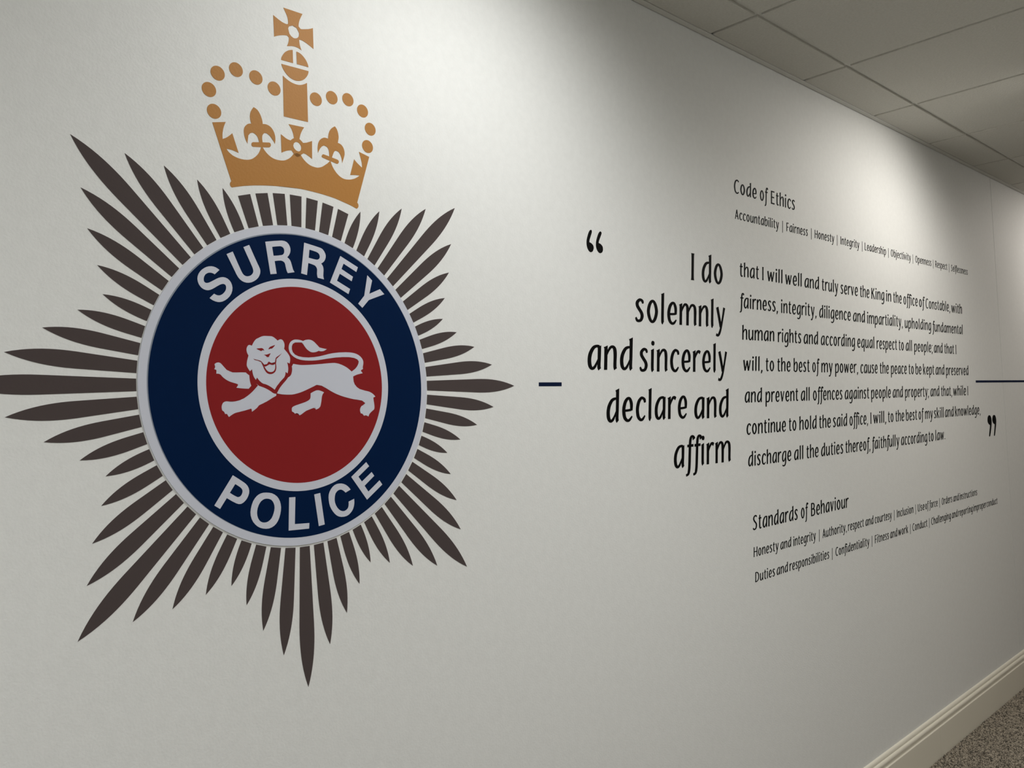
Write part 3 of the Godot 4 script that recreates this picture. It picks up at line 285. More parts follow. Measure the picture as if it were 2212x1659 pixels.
# ------------------------------------------------------------------ lettering
# Narrow upright italic: strokes drawn with a broad pen. Units: x-height 100. Each glyph is
# [advance width, [strokes]], a stroke is [x, y, pen width, ...] through smooth points.
func glyphs() -> Dictionary:
	var bowl := [69, 95, 0.7, 54, 96, 0.9, 34, 89, 1.05, 17, 67, 1.1, 11, 42, 1.1, 15, 17, 1.1, 28, 5, 1, 42, 11, 0.85, 53, 26, 0.6, 63, 46, 0.3]
	var arch := [12, 54, 0.3, 22, 76, 0.6, 36, 92, 0.85, 50, 95, 1, 61, 86, 1.08, 65, 66, 1.08, 65, 40, 1, 65, 14, 1, 69, 3, 1.05]
	var rbowl := [13, 54, 0.3, 24, 78, 0.6, 38, 93, 0.85, 53, 94, 1, 65, 78, 1.1, 68, 52, 1.1, 62, 22, 1.1, 47, 6, 1, 28, 4, 0.95, 10, 12, 0.8]
	var st_x := [9, 0, 1, 9, 40, 1, 9, 98, 1.05]
	var st_asc := [9, 0, 1, 9, 70, 1, 9, 136, 1.05]
	var dot := [13, 113, 0.5, 13.5, 117, 1.05, 14, 123, 1.2, 14.5, 129, 1.05, 15, 133, 0.5]
	return {
		"a": [78, [bowl, [68, 97, 1.05, 68, 50, 1, 67, 14, 1, 72, 2, 1.05]]],
		"b": [77, [[9, 10, 1, 9, 90, 1, 9, 136, 1.05], rbowl]],
		"c": [66, [[62, 76, 0.7, 59, 88, 0.95, 48, 95, 0.95, 36, 95, 1.02, 20, 80, 1.1, 11, 50, 1.1, 17, 19, 1.1, 33, 4.5, 1, 48, 6, 0.9, 64, 21, 0.45]]],
		"d": [80, [bowl, [69, 136, 1.05, 69, 60, 1, 68, 14, 1, 73, 2, 1.05]]],
		"e": [71, [[14, 45, 0.85, 40, 46, 0.85, 61, 48, 0.85], [61, 45, 0.85, 61, 72, 1.05, 51, 92, 1, 37, 95.5, 1, 20, 80, 1.1, 11, 50, 1.1, 17, 19, 1.1, 34, 4.5, 1, 50, 6, 0.9, 67, 21, 0.45]]],
		"f": [36, [[55, 121, 1.25, 47, 133, 1, 35, 133, 1, 26, 118, 1, 23, 80, 1, 21, 20, 1, 18, -15, 1, 11, -32, 0.95, -5, -37, 0.9], [3, 93, 1, 50, 94, 1]]],
		"g": [76, [bowl, [68, 97, 1.05, 67, 50, 1, 66, 0, 1, 60, -24, 1, 44, -37, 1, 26, -38, 1, 10, -31, 0.8]]],
		"h": [75, [st_asc, arch]],
		"i": [25, [[12, 98, 1.05, 12, 60, 1, 12, 14, 1, 17, 2, 1.05], dot]],
		"j": [24, [[13, 98, 1.05, 12, 40, 1, 11, -10, 1, 4, -32, 1, -10, -38, 0.9], dot]],
		"k": [70, [st_asc, [14, 48, 0.8, 36, 70, 0.9, 58, 97, 0.95], [26, 56, 0.9, 44, 28, 1, 63, 0, 1]]],
		"l": [25, [[12, 136, 1.05, 12, 90, 1, 12, 14, 1, 17, 2, 1.05]]],
		"m": [128, [st_x, [12, 54, 0.3, 22, 76, 0.6, 34, 92, 0.85, 46, 95, 1, 57, 86, 1.08, 60, 66, 1.08, 60, 30, 1, 60, 0, 1], [63, 54, 0.3, 74, 76, 0.6, 87, 92, 0.85, 101, 95, 1, 114, 86, 1.08, 118, 66, 1.08, 118, 40, 1, 118, 14, 1, 122, 3, 1.05]]],
		"n": [75, [st_x, arch]],
		"o": [78, [[39, 95.5, 1, 21, 82, 1.06, 11, 50, 1.1, 21, 18, 1.06, 39, 4.5, 1, 57, 18, 1.06, 67, 50, 1.1, 57, 82, 1.06, 39, 95.5, 1]]],
		"p": [77, [[9, -42, 1, 9, 60, 1, 9, 98, 1.05], rbowl]],
		"q": [77, [bowl, [68, 97, 1.05, 67, 50, 1, 67, -42, 1]]],
		"r": [52, [st_x, [12, 54, 0.3, 21, 75, 0.6, 33, 91, 0.9, 45, 94, 1.15, 56, 88, 1.1]]],
		"s": [58, [[51, 80, 0.55, 48, 89, 0.85, 40, 94.5, 0.95, 28, 95, 1.02, 14, 84, 1.1, 14, 70, 1.1, 27, 55, 1.1, 41, 41, 1.1, 47, 26, 1.1, 40, 10, 1.02, 26, 4.5, 1, 13, 7, 0.9, 5, 19, 0.55]]],
		"t": [50, [[24, 122, 0.8, 22, 90, 1, 21, 40, 1, 24, 14, 1.05, 35, 4.5, 1, 50, 10, 0.65], [4, 92.5, 1, 48, 94, 1]]],
		"u": [76, [[9, 97, 1.05, 9, 50, 1.05, 11, 20, 1.08, 23, 5, 1, 36, 6, 0.9, 48, 18, 0.7, 64, 46, 0.3], [66, 97, 1.05, 66, 50, 1, 66, 14, 1, 71, 2, 1.05]]],
		"v": [66, [[7, 98, 1.1, 18, 55, 1.05, 31, 2, 1.05], [31, 2, 0.6, 46, 50, 0.7, 60, 98, 0.8]]],
		"w": [106, [[7, 98, 1.1, 15, 50, 1.05, 27, 2, 1.05], [27, 2, 0.6, 40, 45, 0.7, 53, 92, 0.75], [53, 92, 1.05, 64, 45, 1.05, 75, 2, 1.05], [75, 2, 0.6, 88, 50, 0.7, 99, 98, 0.8]]],
		"y": [72, [[8, 98, 1.1, 22, 55, 1.05, 38, 4, 1.05], [66, 98, 0.9, 54, 50, 0.75, 40, 2, 0.8, 28, -25, 0.9, 15, -37, 1, 0, -33, 1]]],
		"A": [78, [[4, 0, 0.8, 20, 60, 0.8, 37, 126, 0.85], [37, 126, 1, 55, 60, 1, 72, 0, 1], [17, 40, 1, 58, 40, 1]]],
		"B": [78, [[9, 0, 1, 9, 126, 1], [9, 120, 1, 40, 119, 1, 57, 105, 1, 57, 83, 1, 42, 69, 1, 9, 67, 1], [30, 67, 1, 52, 64, 1, 66, 48, 1, 66, 24, 1, 50, 7, 1, 9, 5, 1]]],
		"C": [80, [[74, 110, 0.85, 60, 121, 0.95, 44, 122, 1, 22, 106, 1, 10, 64, 1, 20, 22, 1, 42, 4.5, 1, 60, 6, 0.9, 76, 17, 0.7]]],
		"D": [90, [[9, 0, 1, 9, 126, 1], [9, 121, 1, 42, 119, 1, 70, 98, 1, 79, 62, 1, 69, 26, 1, 40, 7, 1, 9, 5, 1]]],
		"E": [68, [[9, 0, 1, 9, 126, 1], [9, 120.5, 1, 62, 120.5, 1], [9, 65, 1, 56, 65, 1], [9, 5.5, 1, 64, 5.5, 1]]],
		"F": [64, [[9, 0, 1, 9, 126, 1], [9, 120.5, 1, 60, 120.5, 1], [9, 62, 1, 54, 62, 1]]],
		"H": [88, [[9, 0, 1, 9, 126, 1], [78, 0, 1, 78, 126, 1], [9, 66, 1, 78, 66, 1]]],
		"I": [24, [[12, 0, 1.3, 12, 14, 1.02, 12, 62, 0.98, 12, 112, 1.02, 12, 126, 1.3]]],
		"K": [80, [[9, 0, 1, 9, 126, 1], [14, 60, 0.85, 40, 92, 0.9, 66, 126, 0.95], [28, 74, 0.95, 50, 38, 1, 74, 0, 1]]],
		"L": [66, [[9, 0, 1, 9, 126, 1], [9, 5.5, 1, 62, 5.5, 1]]],
		"O": [94, [[47, 122, 1, 22, 106, 1, 10, 63, 1, 22, 20, 1, 47, 4.5, 1, 72, 20, 1, 84, 63, 1, 72, 106, 1, 47, 122, 1]]],
		"R": [78, [[9, 0, 1, 9, 126, 1], [9, 120, 1, 42, 119, 1, 60, 103, 1, 60, 78, 1, 44, 62, 1, 9, 60, 1], [38, 62, 1, 54, 34, 1, 70, 0, 1]]],
		"S": [70, [[61, 111, 0.85, 50, 121, 0.95, 34, 122, 1, 16, 110, 1, 14, 92, 1, 28, 74, 1, 48, 58, 1, 58, 38, 1, 50, 14, 1, 30, 4.5, 1, 14, 7, 0.95, 4, 17, 0.8]]],
		"U": [84, [[9, 126, 1, 9, 60, 1, 13, 22, 1, 30, 5, 1, 52, 5, 1, 69, 22, 1, 74, 60, 1, 74, 126, 1]]],
		",": [22, [[12, 9, 1.1, 11, -2, 1, 4, -22, 0.6]]],
		";": [22, [[12, 9, 1.1, 11, -2, 1, 4, -22, 0.6], [11, 84, 1.1, 11, 94, 1.1]]],
		".": [20, [[10, 4, 1.1, 10, 13, 1.1]]],
		"|": [11, [[5.5, -36, 0.58, 5.5, 50, 0.58, 5.5, 134, 0.58]]],
	}

func pen_stroke(st: SurfaceTool, s: Array, heavy: float, z1: float) -> void:
	var P := []
	for i in range(0, s.size(), 3): P.append(Vector3(s[i], s[i + 1], s[i + 2]))
	var n := P.size()
	var closed: bool = n > 3 and Vector2(P[0].x, P[0].y).distance_to(Vector2(P[n - 1].x, P[n - 1].y)) < 0.1
	var C := []
	for i in n - 1:
		var a: Vector3 = P[i]
		var b: Vector3 = P[i + 1]
		var pm: Vector3 = P[i - 1] if i > 0 else (P[n - 2] if closed else a)
		var pn: Vector3 = P[i + 2] if i < n - 2 else (P[1] if closed else b)
		var seg := 1 if n == 2 else 4
		for k in seg:
			var t := float(k) / seg
			C.append(0.5 * (2.0 * a + (b - pm) * t + (2.0 * pm - 5.0 * a + 4.0 * b - pn) * t * t + (3.0 * a - pm - 3.0 * b + pn) * t * t * t))
	C.append(P[n - 1])
	var lft := PackedVector2Array()
	var rgt := PackedVector2Array()
	for i in C.size():
		var d3: Vector3 = C[mini(i + 1, C.size() - 1)] - C[maxi(i - 1, 0)]
		if closed and (i == 0 or i == C.size() - 1): d3 = C[1] - C[C.size() - 2]
		var d := Vector2(d3.x, d3.y).normalized()
		var nn := Vector2(-d.y, d.x)
		# elliptical pen: thick stems, thinner horizontals
		var hw: float = sqrt(pow(9.2 * heavy * nn.x, 2.0) + pow(5.8 * heavy * nn.y, 2.0)) * C[i].z
		var c := Vector2(C[i].x, C[i].y)
		lft.append(c + nn * hw)
		rgt.append(c - nn * hw)
	# stems end in a slanted wedge at the top
	if not closed and n > 2:
		for i in [0, C.size() - 1]:
			if absf(C[i].z - 1.05) < 0.001 and C[i].y > 80.0:
				var left_is_l := lft[i].x < rgt[i].x
				if left_is_l:
					lft[i] += Vector2(-4, -6)
					rgt[i] += Vector2(0, 2)
				else:
					rgt[i] += Vector2(-4, -6)
					lft[i] += Vector2(0, 2)
	var slant := func(q: Vector2) -> Vector2: return Vector2(q.x + 0.1 * q.y, q.y) * 0.01
	for i in C.size() - 1:
		var a: Vector2 = slant.call(lft[i])
		var b: Vector2 = slant.call(lft[i + 1])
		var c: Vector2 = slant.call(rgt[i + 1])
		var e: Vector2 = slant.call(rgt[i])
		quad(st, v3(a, z1), v3(b, z1), v3(c, z1), v3(e, z1), Vector3.BACK)
		var na := (b - a).orthogonal().normalized()
		quad(st, v3(a, 0), v3(b, 0), v3(b, z1), v3(a, z1), Vector3(-na.x, -na.y, 0))
		quad(st, v3(e, 0), v3(c, 0), v3(c, z1), v3(e, z1), Vector3(na.x, na.y, 0))
	if not closed:
		for i in [0, C.size() - 1]:
			var a: Vector2 = slant.call(lft[i])
			var e: Vector2 = slant.call(rgt[i])
			var na := (e - a).orthogonal().normalized() * (1.0 if i == 0 else -1.0)
			quad(st, v3(a, 0), v3(e, 0), v3(e, z1), v3(a, z1), Vector3(na.x, na.y, 0))

func build_lettering() -> void:
	var G := glyphs()
	var meshes := {}
	var part_name := {",": "comma", ";": "semicolon", ".": "full_stop", "|": "divider_bar"}
	for row in LINES:
		var words: Array = row[3]
		var xh: float = row[2] * 0.001
		var heavy := 1.03 if xh > 0.05 else (1.03 if xh > 0.03 else 1.0)
		var o := thing("wall_lettering", Vector3(words[0][1] * 0.001, CY + words[0][3] * 0.001, 0), row[0], "lettering", row[1])
		for w in words:
			var text: String = w[0]
			var gap := 20.0
			var total := -gap
			for ch in text: total += G[ch][0] + gap
			# the hooks of f reach past its body
			var lead := 6.0 if text.begins_with("f") else 0.0
			total += lead + (26.0 if text.ends_with("f") else 0.0)
			var sx: float = (w[2] - w[1]) * 0.001 / (total * 0.01)
			if text == "I": sx = xh * 1.05
			if text == "|": sx = xh * 1.15
			var x: float = (w[1] + w[2]) * 0.0005 - (total * 0.5 + 3.0 - lead) * 0.01 * sx
			for ch in text:
				var key := "%s%.2f" % [ch, heavy]
				if not meshes.has(key):
					var st := begin()
					for i in G[ch][1].size(): pen_stroke(st, G[ch][1][i], heavy, 0.0005 + 0.00004 * i)
					meshes[key] = st.commit()
				var l := put(part_name.get(ch, "letter"), meshes[key], M.vinyl_black, o)
				l.position = Vector3(x, CY + w[3] * 0.001, 0) - o.position
				l.scale = Vector3(sx, xh, 1)
				x += (G[ch][0] + gap) * 0.01 * sx

# ------------------------------------------------------------------ crest
func ray_outline(tip: float, reach: float, cut: float) -> PackedVector2Array:
	# one ray along +x, radii in disc radii, half width in degrees
	var a := []
	var r0 := 1.008
	var steps := 14
	for i in steps + 1:
		var r: float
		var hw := 1.95
		if cut > 0.0:
			r = lerpf(r0, cut, float(i) / steps)
		else:
			var f := float(i) / steps
			var bend := tip - reach
			r = lerpf(r0, bend, f * 4.0) if f < 0.25 else lerpf(bend, tip, (f - 0.25) / 0.75)
			var u := clampf((tip - r) / reach, 0.0, 1.0)
			hw = 1.95 * (1.0 - pow(1.0 - u, 2.2))
		a.append(Vector2(r, hw))
	var pts := PackedVector2Array()
	for q in a: pts.append(Vector2.from_angle(-deg_to_rad(q.y)) * q.x * R)
	for i in a.size():
		var q: Vector2 = a[a.size() - 1 - i]
		if q.y > 0.001: pts.append(Vector2.from_angle(deg_to_rad(q.y)) * q.x * R)
	return pts

func build_crest() -> void:
	# rays: 64 around the disc, eight long points
	var rays := thing("starburst", Vector3(0.00036, CY - 0.00157, 0), "dark grey starburst of pointed rays around the round crest disc", "wall decal")
	var tips := [1.871, 1.650, 1.498, 1.3585, 1.270]
	var variants := []
	for m in 5:
		var st := begin()
		cut_sheet(st, ray_outline(tips[m], lerpf(0.25, 0.4, (tips[m] - 1.27) / 0.6), 0.0), 0.0, 0.0005)
		variants.append(st.commit())
	var st2 := begin()
	cut_sheet(st2, ray_outline(0, 0, 1.207), 0.0, 0.0005)
	var cut_ray := st2.commit()
	for k in 64:
		var m: int = abs(posmod(k + 4, 8) - 4)
		var from_top: int = abs(k - 16)
		var o := put("ray", variants[m] if from_top > 3 else cut_ray, M.vinyl_grey, rays)
		o.rotation.z = deg_to_rad(k * 5.625 - 0.52)

	# the disc: a thin board standing off the wall, layered with vinyl
	var d := thing("crest_disc", Vector3(0, CY, 0), "round navy, white and red lettered disc with a white walking lion", "sign")
	put("backing_board", ring_mesh(0, R, 0.0, 0.0020), M.disc_white, d)
	put("edge_line", ring_mesh(0.60 * R, 0.9515 * R, 0.0020, 0.0021), M.disc_grey, d)
	put("navy_ring", ring_mesh(0.64 * R, 0.9475 * R, 0.0021, 0.0023, Vector2.ZERO, Vector2(0.0009, -0.0009)), M.disc_navy, d)
	put("inner_white_ring", ring_mesh(0.60 * R, 0.6656 * R, 0.0020, 0.0025), M.disc_white, d)
	put("red_disc", ring_mesh(0, 0.6149 * R, 0.0020, 0.0026), M.disc_red, d)
	for l in DISC_LETTERS:
		put("letter", sheet_mesh(l[0], 0.0023, 0.0026, l[1]), M.disc_white, d)
	var lion := put("lion", sheet_mesh(LION["body_and_tail"], 0.0026, 0.0029), M.disc_white, d)
	lion.set_meta("label", "white walking lion with curled tail")
	for k in ["raised_paw", "front_leg", "hind_paw", "head"]:
		put(k, sheet_mesh(LION[k], 0.0026, 0.0029), M.disc_white, lion)
	for k in ["eye1", "eye2", "nose", "mouth"]:
		put(k.trim_suffix("1").trim_suffix("2"), sheet_mesh(LION[k], 0.0028, 0.0031), M.disc_red, lion)
	put("tongue", sheet_mesh(LION["tongue"], 0.0031, 0.0033), M.disc_white, lion)

	# the crown
	var c := thing("crown", Vector3(0, CY, 0), "gold crown decal on the wall above the crest disc", "wall decal")
	put("base_band", sheet_mesh(CROWN["base_band"], 0, 0.0005), M.vinyl_gold, c)
	put("cross", sheet_mesh(CROWN["cross"], 0, 0.0005, CROWN["cross_hole"]), M.vinyl_gold, c)
	for k in ["1", "2"]:
		var f := put("fleur_de_lis", sheet_mesh(CROWN["fleur" + k], 0, 0.0005), M.vinyl_gold, c)
		put("bar", sheet_mesh(CROWN["bar" + k], 0, 0.0005), M.vinyl_gold, f)
	put("arch_post", sheet_mesh(CROWN["post"], 0, 0.0005), M.vinyl_gold, c)
	for k in ["orb1", "orb2", "orb3"]: put("orb_segment", sheet_mesh(CROWN[k], 0, 0.0005), M.vinyl_gold, c)
	put("top_cross", sheet_mesh(CROWN["top_cross"], 0, 0.0005, CROWN["top_hole"]), M.vinyl_gold, c)
	var pearl := ring_mesh(0, 0.0133, 0, 0.0005, Vector2.ZERO, Vector2.ZERO, 40)
	for i in range(0, PEARLS.size(), 2):
		put("pearl", pearl, M.vinyl_gold, c, Vector3(PEARLS[i] * 0.001, PEARLS[i + 1] * 0.001, 0))

func build_marks() -> void:
	var q1 := thing("quotation_mark", Vector3(0, CY, 0), "large black opening quotation mark up and left of the lettering", "lettering", "quotation marks")
	for k in 2: put("comma_shape", sheet_mesh(QUOTES[0][k], 0, 0.0005), M.vinyl_black, q1)
	var q2 := thing("quotation_mark", Vector3(0, CY, 0), "large black closing quotation mark after the last oath line", "lettering", "quotation marks")
	for k in 2: put("comma_shape", sheet_mesh(QUOTES[1][k], 0, 0.0005), M.vinyl_black, q2)
	var s1 := put("wall_stripe", sheet_mesh([648.7,1.1,730.2,0.9,729.5,-8.8,648.1,-8.4], 0, 0.0005), M.vinyl_navy, self, Vector3(0, CY, 0))
	tag(s1, "short navy dash between the crest ray tip and the lettering", "wall decal", "navy stripes")
	var s2 := put("wall_stripe", sheet_mesh([3765.0, -3.0, 7400.0, -9.0, 7400.0, -21.0, 3764.6, -14.0], 0, 0.0005), M.vinyl_navy, self, Vector3(0, CY, 0))
	tag(s2, "long thin navy stripe running on right of the oath paragraph", "wall decal", "navy stripes")

# ------------------------------------------------------------------ room
func build_room() -> void:
	# wall with the graphics: two plaster boards meeting in a hairline joint
	var w := Node3D.new()
	w.name = "wall_front"
	add_child(w)
	tag(w, "", "", "", "structure")
	var joint := 4.19
	put("plaster_board", box_mesh(Vector3(X0, 0, -0.013), Vector3(joint - 0.0018, HC + 0.03, 0)), M.wall, w)
	put("plaster_board", box_mesh(Vector3(joint + 0.0018, 0, -0.013), Vector3(X1, HC + 0.03, 0)), M.wall, w)
	put("masonry", box_mesh(Vector3(X0, 0, -0.12), Vector3(X1, HC + 0.2, -0.013)), M.void_dark, w)
	for a in [["wall_back", Vector3(X0, 0, Z1), Vector3(X1, HC + 0.2, Z1 + 0.1)], ["wall_left", Vector3(X0 - 0.1, 0, -0.12), Vector3(X0, HC + 0.2, Z1 + 0.1)], ["wall_right", Vector3(X1, 0, -0.12), Vector3(X1 + 0.1, HC + 0.2, Z1 + 0.1)]]:
		tag(put(a[0], box_mesh(a[1], a[2]), M.wall, self), "", "", "", "structure")
	tag(put("floor", box_mesh(Vector3(X0 - 0.1, -0.1, -0.12), Vector3(X1 + 0.1, 0, Z1 + 0.1)), M.carpet_base, self), "", "", "", "structure")

	# moulded skirting: profile (z out from the wall, y up) swept along x
	var prof := [[0.0, 0.1755], [0.0032, 0.1748], [0.0062, 0.1728], [0.0085, 0.1695], [0.0097, 0.1655], [0.0099, 0.1615], [0.0088, 0.1600], [0.0088, 0.1588], [0.0112, 0.1583], [0.0142, 0.1568], [0.0166, 0.1538], [0.0178, 0.1495], [0.0176, 0.1450], [0.0160, 0.1405], [0.0140, 0.1365], [0.0128, 0.1330], [0.0126, 0.1300], [0.0140, 0.1285], [0.0172, 0.1278], [0.0180, 0.1262], [0.0180, 0.0]]
	var runs := [[X0, 2.985], [2.9856, X1]]
	var bb := Node3D.new()
	bb.name = "baseboard_front"
	add_child(bb)
	tag(bb, "", "", "", "structure")
	for run in runs:
		var st := begin()
		st.set_smooth_group(-1)
		for i in prof.size() - 1:
			var a := Vector2(prof[i][0], prof[i][1])
			var b := Vector2(prof[i + 1][0], prof[i + 1][1])
			var d := b - a
			var n := Vector3(0, d.x, -d.y).normalized()
			quad(st, Vector3(run[0], a.y, a.x), Vector3(run[1], a.y, a.x), Vector3(run[1], b.y, b.x), Vector3(run[0], b.y, b.x), n)
		for e in [[run[0], Vector3.LEFT], [run[1], Vector3.RIGHT]]:
			quad(st, Vector3(e[0], 0, 0), Vector3(e[0], 0, 0.018), Vector3(e[0], 0.125, 0.018), Vector3(e[0], 0.125, 0), e[1])
		put("skirting_length", st.commit(), M.gloss_paint, bb)

	build_ceiling()
	build_pile()

func build_ceiling() -> void:
	var c := put("ceiling", box_mesh(Vector3(X0 - 0.1, HC + 0.06, -0.12), Vector3(X1 + 0.1, HC + 0.2, Z1 + 0.1)), M.void_dark, self)
	tag(c, "", "", "", "structure")
	var g := 0.0075
	var xs := []
	var x := GRID_X
	while x > X0: x -= 0.6
	while x < X1 + 0.6:
		xs.append(x)
		x += 0.6
	var zs := [0.0, GRID_Z, GRID_Z + 0.6, GRID_Z + 1.2, GRID_Z + 1.8, Z1]
	var cache := {}
	for j in zs.size() - 1:
		var za: float = zs[j] + (0.022 if j == 0 else g)
		var zb: float = zs[j + 1] - (0.012 if j == zs.size() - 2 else g)
		for i in xs.size() - 1:
			var xa: float = maxf(xs[i] + g, X0)
			var xb: float = minf(xs[i + 1] - g, X1)
			if xb - xa < 0.02: continue
			var key := "%.3f %.3f" % [xb - xa, zb - za]
			if not cache.has(key):
				cache[key] = tile_mesh(xb - xa, zb - za)
			put("ceiling_tile", cache[key], M.tile, c, Vector3((xa + xb) * 0.5, HC, (za + zb) * 0.5))
	for j in range(1, zs.size() - 1):
		put("main_runner", box_mesh(Vector3(X0, HC + 0.008, zs[j] - 0.012), Vector3(X1, HC + 0.012, zs[j] + 0.012)), M.tee, c)
	for j in zs.size() - 1:
		var za: float = zs[j] + (0.004 if j == 0 else 0.012)
		var zb: float = zs[j + 1] - 0.012
		var tee := box_mesh(Vector3(-0.012, HC + 0.008, za), Vector3(0.012, HC + 0.012, zb))
		for i in xs.size():
			if xs[i] > X0 and xs[i] < X1: put("cross_tee", tee, M.tee, c, Vector3(xs[i], 0, 0))
	put("wall_angle", box_mesh(Vector3(X0, HC - 0.0015, 0.0025), Vector3(X1, HC + 0.001, 0.0215)), M.tee, c)

func tile_mesh(w: float, d: float) -> ArrayMesh:
	# mineral tile: flat face with a small bevel, tegular edge rising to the grid
	var st := begin()
	var b := 0.0015
	var t := 0.012
	var f := [Vector3(-w / 2 + b, 0, -d / 2 + b), Vector3(w / 2 - b, 0, -d / 2 + b), Vector3(w / 2 - b, 0, d / 2 - b), Vector3(-w / 2 + b, 0, d / 2 - b)]
	var e := [Vector3(-w / 2, b, -d / 2), Vector3(w / 2, b, -d / 2), Vector3(w / 2, b, d / 2), Vector3(-w / 2, b, d / 2)]
	var nn := [Vector3(0, 0, -1), Vector3(1, 0, 0), Vector3(0, 0, 1), Vector3(-1, 0, 0)]
	quad(st, f[0], f[1], f[2], f[3], Vector3.DOWN)
	var up := Vector3(0, t - b, 0)
	for i in 4:
		var k := (i + 1) % 4
		quad(st, f[i], f[k], e[k], e[i], (nn[i] + Vector3.DOWN).normalized())
		quad(st, e[i], e[k], e[k] + up, e[i] + up, nn[i])
	quad(st, e[0] + up, e[1] + up, e[2] + up, e[3] + up, Vector3.UP)
	return st.commit()

func build_pile() -> void:
	# loop pile carpet: short tufts, too many to count
	var rng := RandomNumberGenerator.new()
	rng.seed = 7
	var tuft := SphereMesh.new()
	tuft.radius = 0.5
	tuft.height = 1.0
	tuft.radial_segments = 6
	tuft.rings = 3
	var mm := MultiMesh.new()
	mm.transform_format = MultiMesh.TRANSFORM_3D
	mm.use_colors = true
	mm.mesh = tuft
	var xa := 1.2
	var xb := 6.2
	var za := 0.02
	var zb := 1.7
	var sp := 0.0075
	var nx := int((xb - xa) / sp)
	var nz := int((zb - za) / sp)
	mm.instance_count = nx * nz
	var k := 0
	for i in nx:
		for j in nz:
			var at := Vector3(xa + (i + rng.randf()) * sp, 0.001, za + (j + 0.1 + 0.8 * rng.randf()) * sp)
			var b := Basis(Vector3.UP, rng.randf() * TAU) * Basis.from_scale(Vector3(0.008 + 0.005 * rng.randf(), 0.006 + 0.006 * rng.randf(), 0.006))
			mm.set_instance_transform(k, Transform3D(b, at))
			var v := 0.55 + 0.65 * rng.randf()
			if rng.randf() < 0.2: v *= 0.35
			mm.set_instance_color(k, Color(0.36 * v, 0.315 * v, 0.25 * v))
			k += 1
	var o := MultiMeshInstance3D.new()
	o.name = "carpet_pile"
	o.multimesh = mm
	o.material_override = M.pile
	add_child(o)
	tag(o, "grey brown flecked loop pile of the corridor carpet", "carpet", "", "stuff")

func build_downlight(x: float, z: float, warm: Color, energy: float, angle: float, blend: float, aim: Vector3, label: String) -> void:
	var d := thing("downlight", Vector3(x, HC, z), label, "downlight", "recessed ceiling downlights")
	var st := begin()
	var prof := [[0.090, 0.0], [0.090, -0.003], [0.086, -0.006], [0.080, -0.006], [0.074, -0.003], [0.072, 0.0]]
	for i in prof.size() - 1:
		for k in 48:
			var a := TAU * k / 48.0
			var b := TAU * (k + 1) / 48.0
			var q := [Vector3(prof[i][0] * cos(a), prof[i][1], prof[i][0] * sin(a)), Vector3(prof[i][0] * cos(b), prof[i][1], prof[i][0] * sin(b)), Vector3(prof[i + 1][0] * cos(b), prof[i + 1][1], prof[i + 1][0] * sin(b)), Vector3(prof[i + 1][0] * cos(a), prof[i + 1][1], prof[i + 1][0] * sin(a))]
			var dr: float = prof[i + 1][0] - prof[i][0]
			var dy: float = prof[i + 1][1] - prof[i][1]
			var m := (a + b) / 2.0
			var n := Vector3(-dy * cos(m), dr, -dy * sin(m)).normalized()
			quad(st, q[0], q[1], q[2], q[3], n)
	put("bezel", st.commit(), M.bezel, d)
	var glow := mat(Color8(240, 240, 235), 0.5)
	glow.emission_enabled = true
	glow.emission = warm
	glow.emission_energy_multiplier = 1.5
	var st2 := begin()
	for k in 48:
		tri(st2, Vector3(0, -0.001, 0), Vector3(cos(TAU * k / 48.0), 0, sin(TAU * k / 48.0)) * 0.073 + Vector3(0, -0.001, 0), Vector3(cos(TAU * (k + 1) / 48.0), 0, sin(TAU * (k + 1) / 48.0)) * 0.073 + Vector3(0, -0.001, 0), Vector3.DOWN)
	put("diffuser", st2.commit(), glow, d)
	var s := SpotLight3D.new()
	s.name = "lamp"
	d.add_child(s)
	s.basis = Basis.looking_at(aim, Vector3.RIGHT)
	s.position = Vector3(0, -0.012, 0)
	s.spot_range = 12.0
	s.spot_attenuation = 2.0
	s.spot_angle = angle
	s.spot_angle_attenuation = blend
	s.light_color = warm
	s.light_energy = energy
	s.light_size = 0.05
	s.shadow_enabled = true

const LAMP := 1.26         # wall side fittings
const FILL := 2.75         # unseen and added lamps over mid-corridor that lift the wall

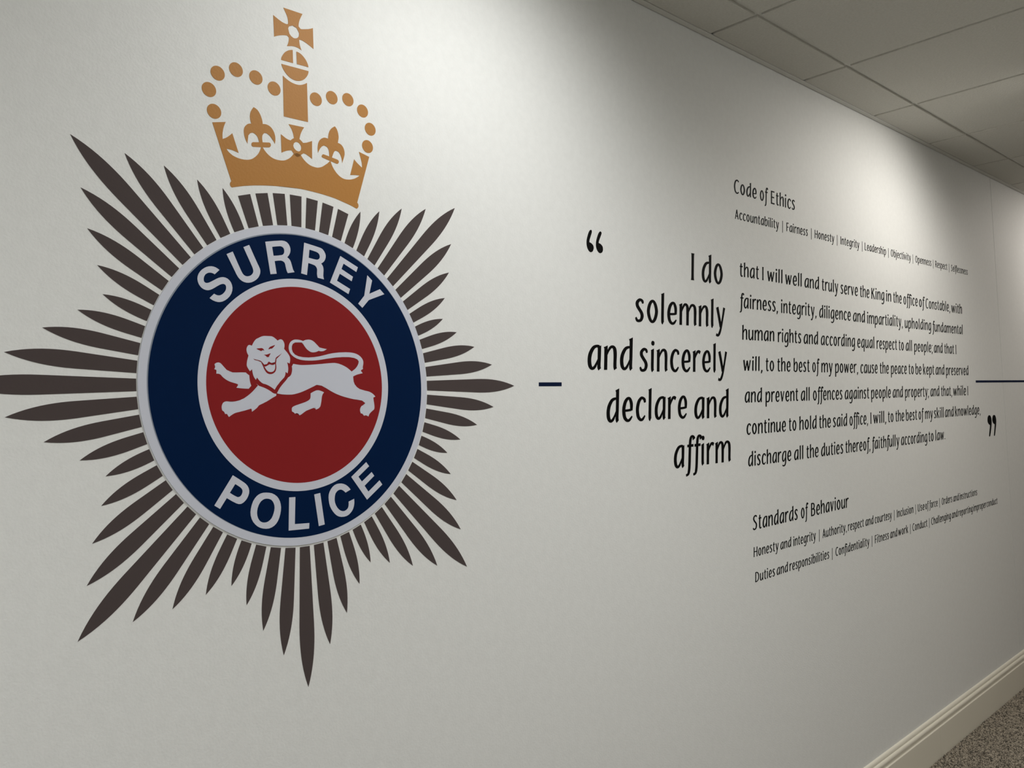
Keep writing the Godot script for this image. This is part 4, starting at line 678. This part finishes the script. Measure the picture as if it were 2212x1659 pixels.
func _ready() -> void:
	# camera
	var cam := Camera3D.new()
	cam.name = "camera"
	cam.fov = 48.6087
	cam.near = 0.05
	cam.rotation_order = EULER_ORDER_YXZ
	cam.position = Vector3(-0.8321, CY - 0.0748, 1.4370)
	cam.rotation = Vector3(0.03622, -0.76888, -0.04306)
	add_child(cam)
	cam.current = true
	# environment
	var we := WorldEnvironment.new()
	we.name = "environment"
	var env := Environment.new()
	env.background_mode = Environment.BG_COLOR
	env.background_color = Color(0, 0, 0)
	env.tonemap_mode = Environment.TONE_MAPPER_LINEAR
	env.tonemap_exposure = 1.0
	env.sdfgi_enabled = true
	env.ssao_enabled = true
	env.ssil_enabled = true
	we.environment = env
	add_child(we)

	make_materials()
	build_room()
	# recessed downlights near the wall, every fourth tile, eyeballs turned towards the wall
	var aim := Vector3(-0.185, -0.914, -0.363)
	build_downlight(-1.93, 0.745, Color(1.0, 1.0, 0.99), LAMP, 80.0, 0.86, aim, "recessed round ceiling downlight out on the left, before the crest")
	build_downlight(0.47, 0.745, Color(1.0, 1.0, 0.99), LAMP * 0.92, 80.0, 0.86, aim, "recessed round ceiling downlight just right of the crown")
	build_downlight(2.87, 0.745, Color(1.0, 0.98, 0.95), LAMP * 1.02, 80.0, 0.86, aim, "recessed round ceiling downlight above the oath paragraph")
	build_downlight(5.27, 0.745, Color(1.0, 0.965, 0.93), LAMP, 80.0, 0.86, aim, "recessed round ceiling downlight at the far end of the corridor")
	build_downlight(-1.20, 1.50, Color(1.0, 1.0, 0.99), FILL * 0.85, 80.0, 1.0, Vector3.DOWN, "unseen ceiling lamp out of view, placed to light the left part of the wall")  # out of view, placed for the broad wash on the left wall
	build_downlight(1.20, 1.50, Color(1.0, 1.0, 0.99), FILL * 0.72, 80.0, 1.0, Vector3.DOWN, "added fill lamp over the corridor, brightening the wall between the light pools")  # added fill, built like a downlight to lift the wall between pools
	build_downlight(3.60, 1.50, Color(1.0, 0.96, 0.92), FILL * 0.2, 80.0, 1.0, Vector3.DOWN, "added fill lamp over the corridor, brightening the right part of the wall")  # weak added fill in a downlight body, brightens the oath side
	build_crest()
	build_marks()
	build_lettering()
